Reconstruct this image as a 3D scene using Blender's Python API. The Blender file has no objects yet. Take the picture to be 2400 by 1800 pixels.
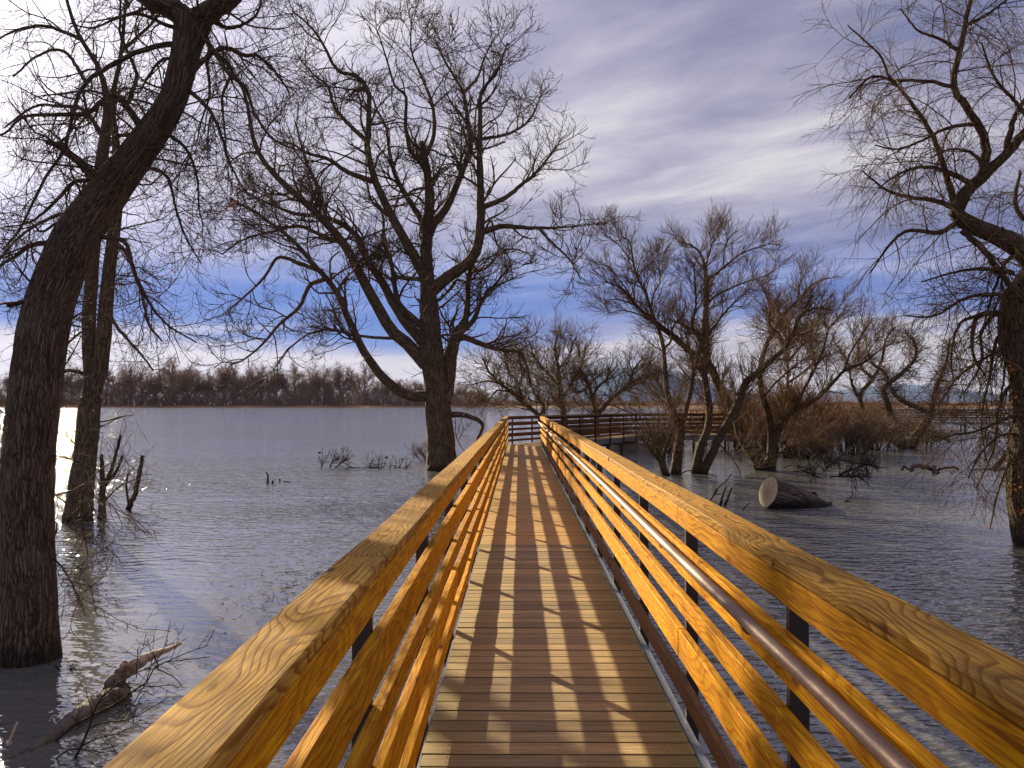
import bpy, math, random
import numpy as np
from mathutils import Vector, Matrix, Euler, noise as mn

C = bpy.context.scene.collection
R = math.radians
rng = np.random.default_rng(7)
random.seed(7)

# ------------------------------------------------------------------ camera
F = 2160.0
CAMZ = 2.3                      # metres above the water
DECK = 0.75                     # deck top above the water
cam_d = bpy.data.cameras.new('camera')
cam_d.sensor_width = 36.0
cam_d.lens = F / 2400 * 36.0
cam_d.clip_start = 0.02
cam_d.clip_end = 40000
cam = bpy.data.objects.new('camera', cam_d)
C.objects.link(cam)
cam.location = (0, 0, CAMZ)
cam.rotation_euler = (R(90 + 1.22), 0, R(0.45))
bpy.context.scene.camera = cam
CR = np.array(cam.rotation_euler.to_matrix())

def at(u, v, Y):
    """a point at distance Y along the walk seen at photo pixel u, v"""
    d = CR @ np.array([(u - 1200) / F, (900 - v) / F, -1.0])
    return np.array([0, 0, CAMZ]) + d * (Y / d[1])

# ------------------------------------------------------------------ node helpers
def new_mat(name):
    m = bpy.data.materials.new(name)
    m.use_nodes = True
    nt = m.node_tree
    nt.nodes.clear()
    out = nt.nodes.new('ShaderNodeOutputMaterial')
    b = nt.nodes.new('ShaderNodeBsdfPrincipled')
    nt.links.new(b.outputs[0], out.inputs[0])
    return m, nt, b, out

def N(nt, t, **kw):
    n = nt.nodes.new(t)
    for k, v in kw.items():
        if k.startswith('i_'):
            key = k[2:]
            key = int(key) if key.isdigit() else key.replace('_', ' ')
            n.inputs[key].default_value = v
        else:
            setattr(n, k, v)
    return n

def L(nt, a, b):
    nt.links.new(a, b)

def math_n(nt, op, a, b=None, clamp=False):
    n = nt.nodes.new('ShaderNodeMath'); n.operation = op; n.use_clamp = clamp
    for i, s in enumerate((a, b)):
        if s is None: continue
        if isinstance(s, (int, float)): n.inputs[i].default_value = s
        else: L(nt, s, n.inputs[i])
    return n.outputs[0]

def ramp(nt, fac, stops, interp='LINEAR'):
    n = nt.nodes.new('ShaderNodeValToRGB')
    cr = n.color_ramp; cr.interpolation = interp
    while len(cr.elements) < len(stops): cr.elements.new(0.5)
    for e, (p, c) in zip(cr.elements, stops):
        e.position = p
        e.color = (c, c, c, 1) if isinstance(c, (int, float)) else (*c, 1)
    L(nt, fac, n.inputs[0])
    return n.outputs[0]

def mixc(nt, fac, a, b, mode='MIX'):
    n = nt.nodes.new('ShaderNodeMix'); n.data_type = 'RGBA'; n.blend_type = mode
    if isinstance(fac, (int, float)): n.inputs[0].default_value = fac
    else: L(nt, fac, n.inputs[0])
    for i, s in ((6, a), (7, b)):
        if isinstance(s, tuple): n.inputs[i].default_value = (*s, 1)
        else: L(nt, s, n.inputs[i])
    return n.outputs[2]

def vmath(nt, op, a, b):
    n = nt.nodes.new('ShaderNodeVectorMath'); n.operation = op
    for i, s in enumerate((a, b)):
        if s is None: continue
        if isinstance(s, tuple): n.inputs[i].default_value = s
        else: L(nt, s, n.inputs[i])
    return n.outputs[0]

# ------------------------------------------------------------------ materials
def wood(name, early, late, dark, rings=46.0, rough=0.72, weather=0.25, wcol=(0.22, 0.16, 0.10), bump=0.35, figure=7.0):
    """sawn softwood: growth rings cut lengthwise by the board, knots, checks, weathering"""
    m, nt, b, out = new_mat(name)
    tc = N(nt, 'ShaderNodeTexCoord')
    oi = N(nt, 'ShaderNodeObjectInfo')
    off = N(nt, 'ShaderNodeCombineXYZ')
    L(nt, math_n(nt, 'MULTIPLY', oi.outputs['Random'], 0.05), off.inputs[0])
    L(nt, math_n(nt, 'MULTIPLY', oi.outputs['Random'], 173.0), off.inputs[1])
    L(nt, math_n(nt, 'MULTIPLY', oi.outputs['Random'], -0.04), off.inputs[2])
    p = vmath(nt, 'ADD', tc.outputs['Object'], off.outputs[0])
    # slow wander of the pith along the board
    ps = vmath(nt, 'MULTIPLY', p, (3.0, 1.3, 3.0))
    w = N(nt, 'ShaderNodeTexNoise', i_Scale=1.0, i_Detail=2.0, i_Roughness=0.5)
    L(nt, ps, w.inputs['Vector'])
    wv = vmath(nt, 'MULTIPLY', vmath(nt, 'SUBTRACT', w.outputs['Color'], (0.5, 0.5, 0.5)), (0.16, 0.0, 0.16))
    ps2 = vmath(nt, 'MULTIPLY', p, (22, 3.0, 22))
    w2 = N(nt, 'ShaderNodeTexNoise', i_Scale=1.0, i_Detail=3.0, i_Roughness=0.55)
    L(nt, ps2, w2.inputs['Vector'])
    wv2 = vmath(nt, 'MULTIPLY', vmath(nt, 'SUBTRACT', w2.outputs['Color'], (0.5, 0.5, 0.5)), (0.012, 0.0, 0.012))
    q = vmath(nt, 'ADD', vmath(nt, 'ADD', p, wv), wv2)
    sx = N(nt, 'ShaderNodeSeparateXYZ'); L(nt, q, sx.inputs[0])
    x2 = math_n(nt, 'MULTIPLY', sx.outputs[0], sx.outputs[0])
    zz = math_n(nt, 'ADD', sx.outputs[2], 0.035)
    z2 = math_n(nt, 'MULTIPLY', zz, zz)
    r = math_n(nt, 'SQRT', math_n(nt, 'ADD', x2, z2))
    lo_ = N(nt, 'ShaderNodeTexNoise', i_Scale=1.0, i_Detail=1.0, i_Roughness=0.4)
    L(nt, vmath(nt, 'MULTIPLY', p, (7, 1.5, 7)), lo_.inputs['Vector'])
    ph = math_n(nt, 'FRACT', math_n(nt, 'ADD', math_n(nt, 'MULTIPLY', r, rings * 1.9), math_n(nt, 'MULTIPLY', lo_.outputs[0], figure)))
    ring = ramp(nt, ph, [(0.0, 0.0), (0.5, 0.25), (0.78, 0.95), (0.9, 1.0), (1.0, 0.0)])
    base = mixc(nt, ring, early, late)
    # fine fibre
    fb = N(nt, 'ShaderNodeTexNoise', i_Scale=1.0, i_Detail=4.0, i_Roughness=0.6)
    L(nt, vmath(nt, 'MULTIPLY', p, (240, 5, 240)), fb.inputs['Vector'])
    base = mixc(nt, ramp(nt, fb.outputs[0], [(0.38, 0.7), (0.6, 0.0)]), base, dark)
    # drying checks along the grain
    ck = N(nt, 'ShaderNodeTexNoise', i_Scale=1.0, i_Detail=2.0, i_Roughness=0.5)
    L(nt, vmath(nt, 'MULTIPLY', p, (70, 1.6, 70)), ck.inputs['Vector'])
    base = mixc(nt, ramp(nt, ck.outputs[0], [(0.29, 0.85), (0.325, 0.0)]), base, dark)
    # knots
    kn = N(nt, 'ShaderNodeTexVoronoi', i_Scale=1.0)
    L(nt, vmath(nt, 'MULTIPLY', vmath(nt, 'ADD', p, wv2), (9, 2.6, 9)), kn.inputs['Vector'])
    base = mixc(nt, ramp(nt, kn.outputs['Distance'], [(0.07, 0.9), (0.15, 0.0)]), base, dark)
    # weathering blotches
    bl = N(nt, 'ShaderNodeTexNoise', i_Scale=1.0, i_Detail=5.0, i_Roughness=0.65)
    L(nt, vmath(nt, 'MULTIPLY', p, (9, 1.6, 9)), bl.inputs['Vector'])
    base = mixc(nt, math_n(nt, 'MULTIPLY', ramp(nt, bl.outputs[0], [(0.42, 0.0), (0.7, 1.0)]), weather), base, wcol)
    # each board its own tone
    hs = N(nt, 'ShaderNodeHueSaturation')
    L(nt, base, hs.inputs['Color'])
    L(nt, math_n(nt, 'ADD', math_n(nt, 'MULTIPLY', oi.outputs['Random'], 0.4), 0.8), hs.inputs['Value'])
    L(nt, hs.outputs[0], b.inputs['Base Color'])
    b.inputs['Roughness'].default_value = rough
    b.inputs['Specular IOR Level'].default_value = 0.08
    bp = N(nt, 'ShaderNodeBump', i_Strength=bump, i_Distance=0.002)
    L(nt, math_n(nt, 'ADD', ring, fb.outputs[0]), bp.inputs['Height'])
    L(nt, bp.outputs[0], b.inputs['Normal'])
    return m

M_CAP = wood('weathered_cap_wood', (0.68, 0.375, 0.060), (0.32, 0.120, 0.003), (0.11, 0.045, 0.008), rings=26, weather=0.55, wcol=(0.27, 0.145, 0.04), figure=14.0)
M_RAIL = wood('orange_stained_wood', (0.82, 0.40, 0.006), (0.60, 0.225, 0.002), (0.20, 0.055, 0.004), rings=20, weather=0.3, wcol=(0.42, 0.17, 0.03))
M_RAIL_SHADED = wood('shaded_brown_wood', (0.20, 0.085, 0.025), (0.12, 0.045, 0.012), (0.06, 0.025, 0.01), rings=30, weather=0.5, wcol=(0.10, 0.06, 0.035))  # darker copy of the rail wood, shade of the far runs in its colour
M_CURB = wood('shaded_curb_wood', (0.30, 0.15, 0.055), (0.20, 0.085, 0.03), (0.09, 0.04, 0.02), rings=40, weather=0.5, wcol=(0.14, 0.09, 0.06))  # right curb only: shade from the left railing painted into the brown

def deck_material():
    m, nt, b, out = new_mat('deck_plank_wood')
    tc = N(nt, 'ShaderNodeTexCoord')
    at_ = N(nt, 'ShaderNodeAttribute', attribute_name='rnd')
    off = N(nt, 'ShaderNodeCombineXYZ')
    L(nt, math_n(nt, 'MULTIPLY', at_.outputs['Fac'], 91.0), off.inputs[0])
    L(nt, math_n(nt, 'MULTIPLY', at_.outputs['Fac'], 37.0), off.inputs[2])
    p = vmath(nt, 'ADD', tc.outputs['Object'], off.outputs[0])
    g = N(nt, 'ShaderNodeTexNoise', i_Scale=1.0, i_Detail=5.0, i_Roughness=0.6, i_Distortion=0.4)
    L(nt, vmath(nt, 'MULTIPLY', p, (3, 70, 70)), g.inputs['Vector'])
    g2 = N(nt, 'ShaderNodeTexNoise', i_Scale=1.0, i_Detail=4.0, i_Roughness=0.6)
    L(nt, vmath(nt, 'MULTIPLY', p, (16, 420, 16)), g2.inputs['Vector'])
    col = ramp(nt, g.outputs[0], [(0.3, (0.24, 0.155, 0.055)), (0.5, (0.43, 0.305, 0.125)), (0.7, (0.62, 0.46, 0.22))])
    col = mixc(nt, ramp(nt, g2.outputs[0], [(0.4, 0.35), (0.6, 0.0)]), col, (0.10, 0.06, 0.035))
    # plank tone
    tone = ramp(nt, at_.outputs['Fac'], [(0.0, (0.62, 0.58, 0.52)), (0.5, (0.92, 0.88, 0.82)), (1.0, (1.18, 1.08, 0.95))])
    col = mixc(nt, 1.0, col, tone, 'MULTIPLY')
    # mossy edges of the walk and worn middle
    sx = N(nt, 'ShaderNodeSeparateXYZ'); L(nt, tc.outputs['Object'], sx.inputs[0])
    e = math_n(nt, 'ABSOLUTE', math_n(nt, 'SUBTRACT', sx.outputs[0], 0.6))
    bl = N(nt, 'ShaderNodeTexNoise', i_Scale=2.2, i_Detail=4.0)
    L(nt, tc.outputs['Object'], bl.inputs['Vector'])
    ef = math_n(nt, 'ADD', e, math_n(nt, 'MULTIPLY', math_n(nt, 'SUBTRACT', bl.outputs[0], 0.5), 0.5))
    col = mixc(nt, math_n(nt, 'MULTIPLY', ramp(nt, ef, [(0.3, 0.0), (0.62, 1.0)]), 0.55), col, (0.30, 0.20, 0.035))
    # a newer, redder stretch of planks
    new = ramp(nt, math_n(nt, 'MULTIPLY', sx.outputs[1], 0.02), [(0.205, 0.0), (0.207, 1.0), (0.43, 1.0), (0.6, 0.2)])
    col = mixc(nt, math_n(nt, 'MULTIPLY', new, 0.45), col, (0.66, 0.31, 0.035))
    L(nt, col, b.inputs['Base Color'])
    b.inputs['Roughness'].default_value = 0.6
    b.inputs['Specular IOR Level'].default_value = 0.4
    bp = N(nt, 'ShaderNodeBump', i_Strength=0.5, i_Distance=0.003)
    # reeded surface of grip decking
    rd = math_n(nt, 'SINE', math_n(nt, 'MULTIPLY', sx.outputs[1], 2 * math.pi / 0.0134))
    L(nt, math_n(nt, 'ADD', math_n(nt, 'MULTIPLY', rd, 0.25), g2.outputs[0]), bp.inputs['Height'])
    L(nt, bp.outputs[0], b.inputs['Normal'])
    return m
M_DECK = deck_material()

def plain(name, col, rough=0.5, metal=0.0, var=0.25, scale=12.0, bump=0.1):
    m, nt, b, out = new_mat(name)
    tc = N(nt, 'ShaderNodeTexCoord')
    n1 = N(nt, 'ShaderNodeTexNoise', i_Scale=scale, i_Detail=6.0, i_Roughness=0.65)
    L(nt, tc.outputs['Object'], n1.inputs['Vector'])
    lo = tuple(c * (1 - var) for c in col); hi = tuple(c * (1 + var) for c in col)
    L(nt, ramp(nt, n1.outputs[0], [(0.3, lo), (0.7, hi)]), b.inputs['Base Color'])
    b.inputs['Roughness'].default_value = rough
    b.inputs['Metallic'].default_value = metal
    bp = N(nt, 'ShaderNodeBump', i_Strength=bump, i_Distance=0.01)
    L(nt, n1.outputs[0], bp.inputs['Height'])
    L(nt, bp.outputs[0], b.inputs['Normal'])
    return m
M_POST = plain('dark_brown_painted_steel', (0.030, 0.018, 0.014), 0.45, 0.0, 0.3, 9)
M_PIPE = plain('brown_powder_coated_pipe', (0.19, 0.105, 0.075), 0.5, 0.2, 0.12, 30, 0.03)
M_STEEL = plain('galvanised_steel', (0.24, 0.25, 0.26), 0.45, 0.5, 0.2, 14)
M_SCREW = plain('screw_head', (0.04, 0.03, 0.025), 0.5, 0.3)
M_CONC = plain('stained_concrete', (0.26, 0.22, 0.17), 0.85, 0, 0.3, 3)
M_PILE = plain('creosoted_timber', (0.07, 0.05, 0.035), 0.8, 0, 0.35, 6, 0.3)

def bark(name, light, dark, ridge=(20, 20, 2.2), bump=0.9, dist=0.03):
    m, nt, b, out = new_mat(name)
    a = N(nt, 'ShaderNodeAttribute', attribute_name='bark')
    wn = N(nt, 'ShaderNodeTexNoise', i_Scale=5.0, i_Detail=3.0)
    L(nt, a.outputs['Vector'], wn.inputs['Vector'])
    p = vmath(nt, 'ADD', a.outputs['Vector'], vmath(nt, 'MULTIPLY', wn.outputs['Color'], (0.10, 0.10, 0.5)))
    p = vmath(nt, 'MULTIPLY', p, ridge)
    v = N(nt, 'ShaderNodeTexVoronoi', feature='DISTANCE_TO_EDGE', i_Scale=1.0)
    L(nt, p, v.inputs['Vector'])
    v2 = N(nt, 'ShaderNodeTexNoise', i_Scale=2.6, i_Detail=6.0, i_Roughness=0.7)
    L(nt, p, v2.inputs['Vector'])
    crack = ramp(nt, v.outputs['Distance'], [(0.0, 0.0), (0.22, 0.8), (0.6, 1.0)])
    h = math_n(nt, 'ADD', crack, math_n(nt, 'MULTIPLY', v2.outputs[0], 0.7))
    c = ramp(nt, math_n(nt, 'MULTIPLY', h, 0.6), [(0.2, dark), (0.85, light)])
    g = N(nt, 'ShaderNodeNewGeometry')
    sp = N(nt, 'ShaderNodeSeparateXYZ'); L(nt, g.outputs['Position'], sp.inputs[0])
    # waterline: wet and dark for the first hand's breadth above the lake
    wet = ramp(nt, math_n(nt, 'ADD', sp.outputs[2], math_n(nt, 'MULTIPLY', v2.outputs[0], 0.12)), [(0.14, 1.0), (0.30, 0.0)])
    li = N(nt, 'ShaderNodeTexNoise', i_Scale=1.7, i_Detail=5.0, i_Roughness=0.7); L(nt, a.outputs['Vector'], li.inputs['Vector'])
    c = mixc(nt, math_n(nt, 'MULTIPLY', ramp(nt, li.outputs[0], [(0.5, 0.0), (0.68, 1.0)]), 0.35), c, (0.24, 0.21, 0.15))
    c = mixc(nt, math_n(nt, 'MULTIPLY', ramp(nt, li.outputs[0], [(0.3, 1.0), (0.42, 0.0)]), 0.4), c, dark)
    c = mixc(nt, math_n(nt, 'MULTIPLY', wet, 0.75), c, (0.008, 0.006, 0.005))
    L(nt, c, b.inputs['Base Color'])
    b.inputs['Roughness'].default_value = 0.85
    b.inputs['Specular IOR Level'].default_value = 0.25
    bp = N(nt, 'ShaderNodeBump', i_Strength=bump, i_Distance=dist)
    L(nt, h, bp.inputs['Height'])
    L(nt, bp.outputs[0], b.inputs['Normal'])
    return m
M_BARK = bark('cottonwood_bark', (0.22, 0.15, 0.09), (0.034, 0.021, 0.014))
M_BARKN = bark('deep_furrowed_bark', (0.24, 0.17, 0.12), (0.030, 0.019, 0.014), (30, 30, 3.2), 0.9, 0.03)
M_BARKW = bark('willow_bark', (0.20, 0.13, 0.07), (0.04, 0.024, 0.014), (24, 24, 4))

def twig_mat(name, col, var=0.4):
    m, nt, b, out = new_mat(name)
    a = N(nt, 'ShaderNodeAttribute', attribute_name='bark')
    n1 = N(nt, 'ShaderNodeTexNoise', i_Scale=3.0, i_Detail=3.0)
    L(nt, a.outputs['Vector'], n1.inputs['Vector'])
    lo = tuple(c * (1 - var) for c in col); hi = tuple(c * (1 + var) for c in col)
    L(nt, ramp(nt, n1.outputs[0], [(0.3, lo), (0.7, hi)]), b.inputs['Base Color'])
    b.inputs['Roughness'].default_value = 0.8
    b.inputs['Specular IOR Level'].default_value = 0.2
    return m
M_TWIG = twig_mat('cottonwood_twigs', (0.10, 0.065, 0.045))
M_TWIGW = twig_mat('willow_twigs', (0.15, 0.085, 0.040))
M_TWIGY = twig_mat('straw_coloured_twigs', (0.20, 0.12, 0.05))
M_TWIGR = twig_mat('red_brown_thicket', (0.20, 0.092, 0.042))
M_TWIGG = twig_mat('grey_brown_thicket', (0.17, 0.11, 0.07))
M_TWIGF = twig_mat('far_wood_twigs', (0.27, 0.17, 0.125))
M_LEAF = twig_mat('dead_leaves', (0.50, 0.16, 0.025), 0.5)
M_DRIFT = bark('grey_driftwood', (0.64, 0.52, 0.40), (0.28, 0.20, 0.14), (9, 9, 1.2), 0.4, 0.01)
M_LOGB = bark('stripped_log_side', (0.20, 0.14, 0.11), (0.035, 0.022, 0.016), (12, 12, 0.8), 0.6, 0.02)
M_WET = twig_mat('wet_sticks', (0.040, 0.026, 0.018))

# ------------------------------------------------------------------ mesh helpers
def prop(o, label=None, cat=None, group=None, kind=None):
    if label: o['label'] = label
    if cat: o['category'] = cat
    if group: o['group'] = group
    if kind: o['kind'] = kind
    return o

def empty(name, loc=(0, 0, 0), rz=0.0):
    o = bpy.data.objects.new(name, None)
    o.empty_display_size = 0.3
    o.location = loc; o.rotation_euler = (0, 0, rz)
    C.objects.link(o)
    return o

def mesh_obj(name, V, Fq, mats, parent=None, attr=None, smooth=False, rnd=None, midx=None):
    """V (n,3); Fq a list of index arrays (each (k,3) or (k,4))"""
    me = bpy.data.meshes.new(name)
    V = np.asarray(V, dtype=np.float32)
    arrs = [np.asarray(f, dtype=np.int32) for f in (Fq if isinstance(Fq, list) else [Fq]) if len(f)]
    me.vertices.add(len(V)); me.vertices.foreach_set('co', V.ravel())
    loops = np.concatenate([a.ravel() for a in arrs])
    sizes = np.concatenate([np.full(len(a), a.shape[1], dtype=np.int32) for a in arrs])
    starts = np.concatenate([[0], np.cumsum(sizes)[:-1]]).astype(np.int32)
    me.loops.add(len(loops)); me.loops.foreach_set('vertex_index', loops)
    me.polygons.add(len(sizes)); me.polygons.foreach_set('loop_start', starts)
    me.polygons.foreach_set('loop_total', sizes)
    for mt in (mats if isinstance(mats, (list, tuple)) else [mats]): me.materials.append(mt)
    if midx is not None: me.polygons.foreach_set('material_index', np.asarray(midx, dtype=np.int32))
    me.polygons.foreach_set('use_smooth', np.full(len(sizes), smooth))
    me.update(calc_edges=True)
    if attr is not None:
        a = me.attributes.new('bark', 'FLOAT_VECTOR', 'POINT')
        a.data.foreach_set('vector', np.asarray(attr, dtype=np.float32).ravel())
    if rnd is not None:
        a = me.attributes.new('rnd', 'FLOAT', 'POINT')
        a.data.foreach_set('value', np.asarray(rnd, dtype=np.float32))
    me.validate()
    o = bpy.data.objects.new(name, me)
    C.objects.link(o)
    if parent is not None: o.parent = parent
    return o

def nrm(a):
    return a / np.maximum(np.linalg.norm(a, axis=-1, keepdims=True), 1e-9)

class Tubes:
    def __init__(s): s.V = []; s.Q = []; s.T = []; s.A = []; s.n = 0
    def add(s, P, Rr, k=3, cap=True, disp=None):
        P = np.asarray(P, float); Rr = np.asarray(Rr, float)
        if P.ndim == 2: P = P[None]; Rr = Rr[None]
        n, m, _ = P.shape
        T = np.empty_like(P)
        T[:, 1:-1] = P[:, 2:] - P[:, :-2]; T[:, 0] = P[:, 1] - P[:, 0]; T[:, -1] = P[:, -1] - P[:, -2]
        T = nrm(T)
        # a frame carried along the curve
        ref = nrm(rng.normal(size=(n, 3)))
        U = np.empty_like(P)
        u = nrm(np.cross(T[:, 0], ref))
        for j in range(m):
            u = nrm(u - (u * T[:, j]).sum(-1, keepdims=True) * T[:, j]); U[:, j] = u
        W = np.cross(T, U)
        th = np.linspace(0, 2 * math.pi, k, endpoint=False)
        c, si = np.cos(th), np.sin(th)
        sarc = np.concatenate([np.zeros((n, 1)), np.cumsum(np.linalg.norm(np.diff(P, axis=1), axis=-1), 1)], 1)
        rad = np.repeat(Rr[:, :, None], k, 2)
        r0 = Rr.max(1)
        A = np.empty((n, m, k, 3))
        A[..., 0] = c * r0[:, None, None]; A[..., 1] = si * r0[:, None, None]
        A[..., 2] = sarc[:, :, None]
        A += rng.uniform(0, 50, (n, 1, 1, 3)) if n > 1 else 0
        if disp is not None:
            rad = disp(rad, A)
        V = P[:, :, None, :] + rad[..., None] * (c[None, None, :, None] * U[:, :, None, :] + si[None, None, :, None] * W[:, :, None, :])
        idx = np.arange(n * m * k).reshape(n, m, k) + s.n
        a = idx[:, :-1, :]; b = np.roll(a, -1, 2); d = idx[:, 1:, :]; e = np.roll(d, -1, 2)
        s.Q.append(np.stack([a, b, e, d], -1).reshape(-1, 4))
        s.V.append(V.reshape(-1, 3)); s.A.append(A.reshape(-1, 3)); s.n += n * m * k
        if cap:
            cc = P[:, -1] ; ci = np.arange(n) + s.n
            s.V.append(cc); s.A.append(A[:, -1, 0]); s.n += n
            a = idx[:, -1, :]; b = np.roll(a, -1, 1)
            s.T.append(np.stack([a, b, np.repeat(ci[:, None], k, 1)], -1).reshape(-1, 3))
        return s
    def build(s, name, mat, parent=None, smooth=True):
        f = [np.concatenate(s.Q)]
        if s.T: f.append(np.concatenate(s.T))
        V = np.concatenate(s.V)
        if parent is not None: V = V - np.array(parent.location)
        return mesh_obj(name, V, f, mat, parent, np.concatenate(s.A), smooth)

def catmull(K, m):
    K = np.asarray(K, float)
    if len(K) == 2:
        t = np.linspace(0, 1, m)[:, None]; return K[0] * (1 - t) + K[1] * t
    P = np.vstack([2 * K[0] - K[1], K, 2 * K[-1] - K[-2]])
    sl = np.linalg.norm(np.diff(K[:, :3], axis=0), axis=1); cum = np.concatenate([[0], np.cumsum(sl)])
    out = []
    for s in np.linspace(0, cum[-1], m):
        i = min(np.searchsorted(cum, s, side='right') - 1, len(K) - 2)
        t = (s - cum[i]) / max(sl[i], 1e-9)
        p0, p1, p2, p3 = P[i], P[i + 1], P[i + 2], P[i + 3]
        out.append(.5 * ((2 * p1) + (-p0 + p2) * t + (2 * p0 - 5 * p1 + 4 * p2 - p3) * t * t + (-p0 + 3 * p1 - 3 * p2 + p3) * t ** 3))
    return np.array(out)

def grow(P, Rr, n, length, ang=(35, 70), m=6, t0=0.2, t1=1.0, up=0.0, hook=0.0, droop=0.0, jit=0.12,
         rk=0.6, rmax=0.03, rmin=0.003, taper=0.4, rel=0.45, wpow=1.0, zmin=0.25, yflat=1.0):
    """n children on the parent curves P (N,M,3). up / droop bend them, hook turns the ends upwards."""
    P = np.asarray(P); Rr = np.asarray(Rr)
    Ns, M, _ = P.shape
    Ls = np.linalg.norm(np.diff(P, axis=1), axis=-1).sum(1)
    w = Ls ** wpow; w /= w.sum()
    idx = rng.choice(Ns, n, p=w)
    t = t0 + (t1 - t0) * rng.random(n) ** 0.9
    f = t * (M - 1); i = np.minimum(f.astype(int), M - 2); g = (f - i)[:, None]
    p = P[idx, i] * (1 - g) + P[idx, i + 1] * g
    r = Rr[idx, i] * (1 - g[:, 0]) + Rr[idx, i + 1] * g[:, 0]
    T = nrm(P[idx, i + 1] - P[idx, i])
    q = rng.normal(size=(n, 3)); q[:, 1] *= yflat
    q -= (q * T).sum(1, keepdims=True) * T; q = nrm(q)
    a = np.radians(rng.uniform(ang[0], ang[1], n))[:, None]
    d = nrm(np.cos(a) * T + np.sin(a) * q + np.array([0, 0, up]))
    ln = length * rng.uniform(0.55, 1.3, n) * (1 - rel * t)
    r0 = np.minimum(r * rk, rmax) * rng.uniform(0.7, 1.1, n)
    r0 = np.maximum(r0, rmin)
    out = np.empty((n, m, 3)); out[:, 0] = p
    st = (ln / (m - 1))[:, None]
    bend = nrm(rng.normal(size=(n, 3))) * jit
    for j in range(1, m):
        s = j / (m - 1)
        d = d + bend + rng.normal(size=(n, 3)) * jit
        d[:, 2] += (up * 0.5 - droop * (1 - s) * 1.4 + hook * s * s * 2.0) / (m - 1) * 2
        d = nrm(d)
        p = p + d * st
        out[:, j] = p
    Ro = np.maximum(r0[:, None] * np.linspace(1, taper, m)[None], rmin * 0.75)
    keep = out[:, :, 2].min(1) > zmin
    return out[keep], Ro[keep]

class Tree:
    """limbs set out as curves from the base, each with its own depth; twigs grown from them"""
    def __init__(s, Y, sc=1.0, ox=0.0, oy=0.0, M=26, depth=0.45):
        s.Y = Y; s.sc = sc; s.ox = ox; s.oy = oy; s.M = M; s.depth = depth
        s.P = []; s.R = []; s.reg = []; s.big = []
    def add(s, pts, r0, r1, amp=None, dy=0.0, attach=True, big=False, rad=None):
        K = np.array([[s.ox + x * s.sc, s.oy + y * s.sc] for x, y in pts], float)
        base = s.Y + dy
        if attach and s.reg:
            reg = np.concatenate(s.reg)
            j = np.argmin(((reg[:, :2] - K[0]) ** 2).sum(1)); base = reg[j, 2]
        ln = np.linalg.norm(np.diff(K, axis=0), axis=1); cum = np.concatenate([[0], np.cumsum(ln)]); tt = cum / cum[-1]
        mlen = cum[-1] * s.Y / F
        if amp is None:
            amp = rng.uniform(-1, 1) * s.depth * mlen
        rr = np.array(rad, float) if rad is not None else r0 + (r1 - r0) * tt ** 0.85
        pts3 = []
        for (u, v), t, r in zip(K, tt, rr):
            y = base + amp * (t ** 1.2)
            p = at(u, v, y)
            pts3.append([*p, r * s.sc * y / F])
        Q = catmull(pts3, s.M * (5 if big else 1))
        QQ = Q[::5] if big else Q
        QQ = Q[np.linspace(0, len(Q) - 1, s.M).astype(int)]
        jit = rng.normal(size=(s.M, 3)) * np.minimum(QQ[:, 3:4], 0.05) * 0.16
        jit[0] = 0
        if not big: QQ[:, :3] += jit
        s.P.append(QQ[:, :3]); s.R.append(np.maximum(QQ[:, 3], 0.002)); s.big.append(Q if big else None)
        # registry for children in photo pixels
        tq = np.linspace(0, 1, 60)
        Kq = catmull(np.column_stack([K, np.zeros(len(K))]), 60)[:, :2]
        s.reg.append(np.column_stack([Kq, base + amp * tq ** 1.2]))
    def arr(s): return np.array(s.P), np.array(s.R)
    def trunk_mesh(s, name, mat, parent, k=14, bigk=56, rough=0.10):
        t = Tubes()
        def disp(rad, A):
            sh = rad.shape; out = rad.copy().ravel(); AA = A.reshape(-1, 3); rr = rad.ravel()
            for i in range(len(out)):
                x, y, z = AA[i]
                d = abs(mn.noise((x * 9, y * 9, z * 1.3))) * 2 - 0.5
                d += 0.7 * mn.noise((x * 3, y * 3, z * 0.8)) + 0.5 * (abs(mn.noise((x * 22, y * 22, z * 3.2))) - .25)
                out[i] = rr[i] * (1 + rough * d)
            return out.reshape(sh)
        for p, r, b in zip(s.P, s.R, s.big):
            if b is not None:
                t.add(b[:, :3], b[:, 3], bigk, disp=disp)
            else:
                t.add(p, r, k)
        return t.build(name, mat, parent)

def tree_obj(name, tr, label, cat, mat, tmat, levels, group=None, k=12, bigk=48, leaves=None, skip=0, tk=(5, 4, 3, 3), rough=0.1):
    base = tr.P[0][0].copy()
    root = empty(name, (base[0], base[1], -0.3))
    prop(root, label, cat, group)
    bpy.context.view_layer.update()
    tr.trunk_mesh('trunk', mat, root, k, bigk, rough)
    P, Rr = tr.arr()
    P = P[skip:]; Rr = Rr[skip:]
    tb = Tubes(); last = None
    for li, kw in enumerate(levels):
        kw = dict(kw)
        src = kw.pop('src', 'last')
        if src == 'limbs' or last is None: A, B = P, Rr
        elif src == 'prev2': A, B = prev
        else: A, B = last
        c, cr = grow(A, B, **kw)
        tb.add(c, cr, tk[min(li, len(tk) - 1)], cap=False)
        prev = (A, B); last = (c, cr)
    tb.build('crown', tmat, root)
    if leaves:
        n, size, box, lm = leaves
        c, _ = last
        ends = c[:, -1]
        if box is not None:
            ends = ends[box(ends)]
        if len(ends):
            e = ends[rng.choice(len(ends), min(n, len(ends) * 3))]
            leaf_mesh(e, size, lm, root)
    return root, last

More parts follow.
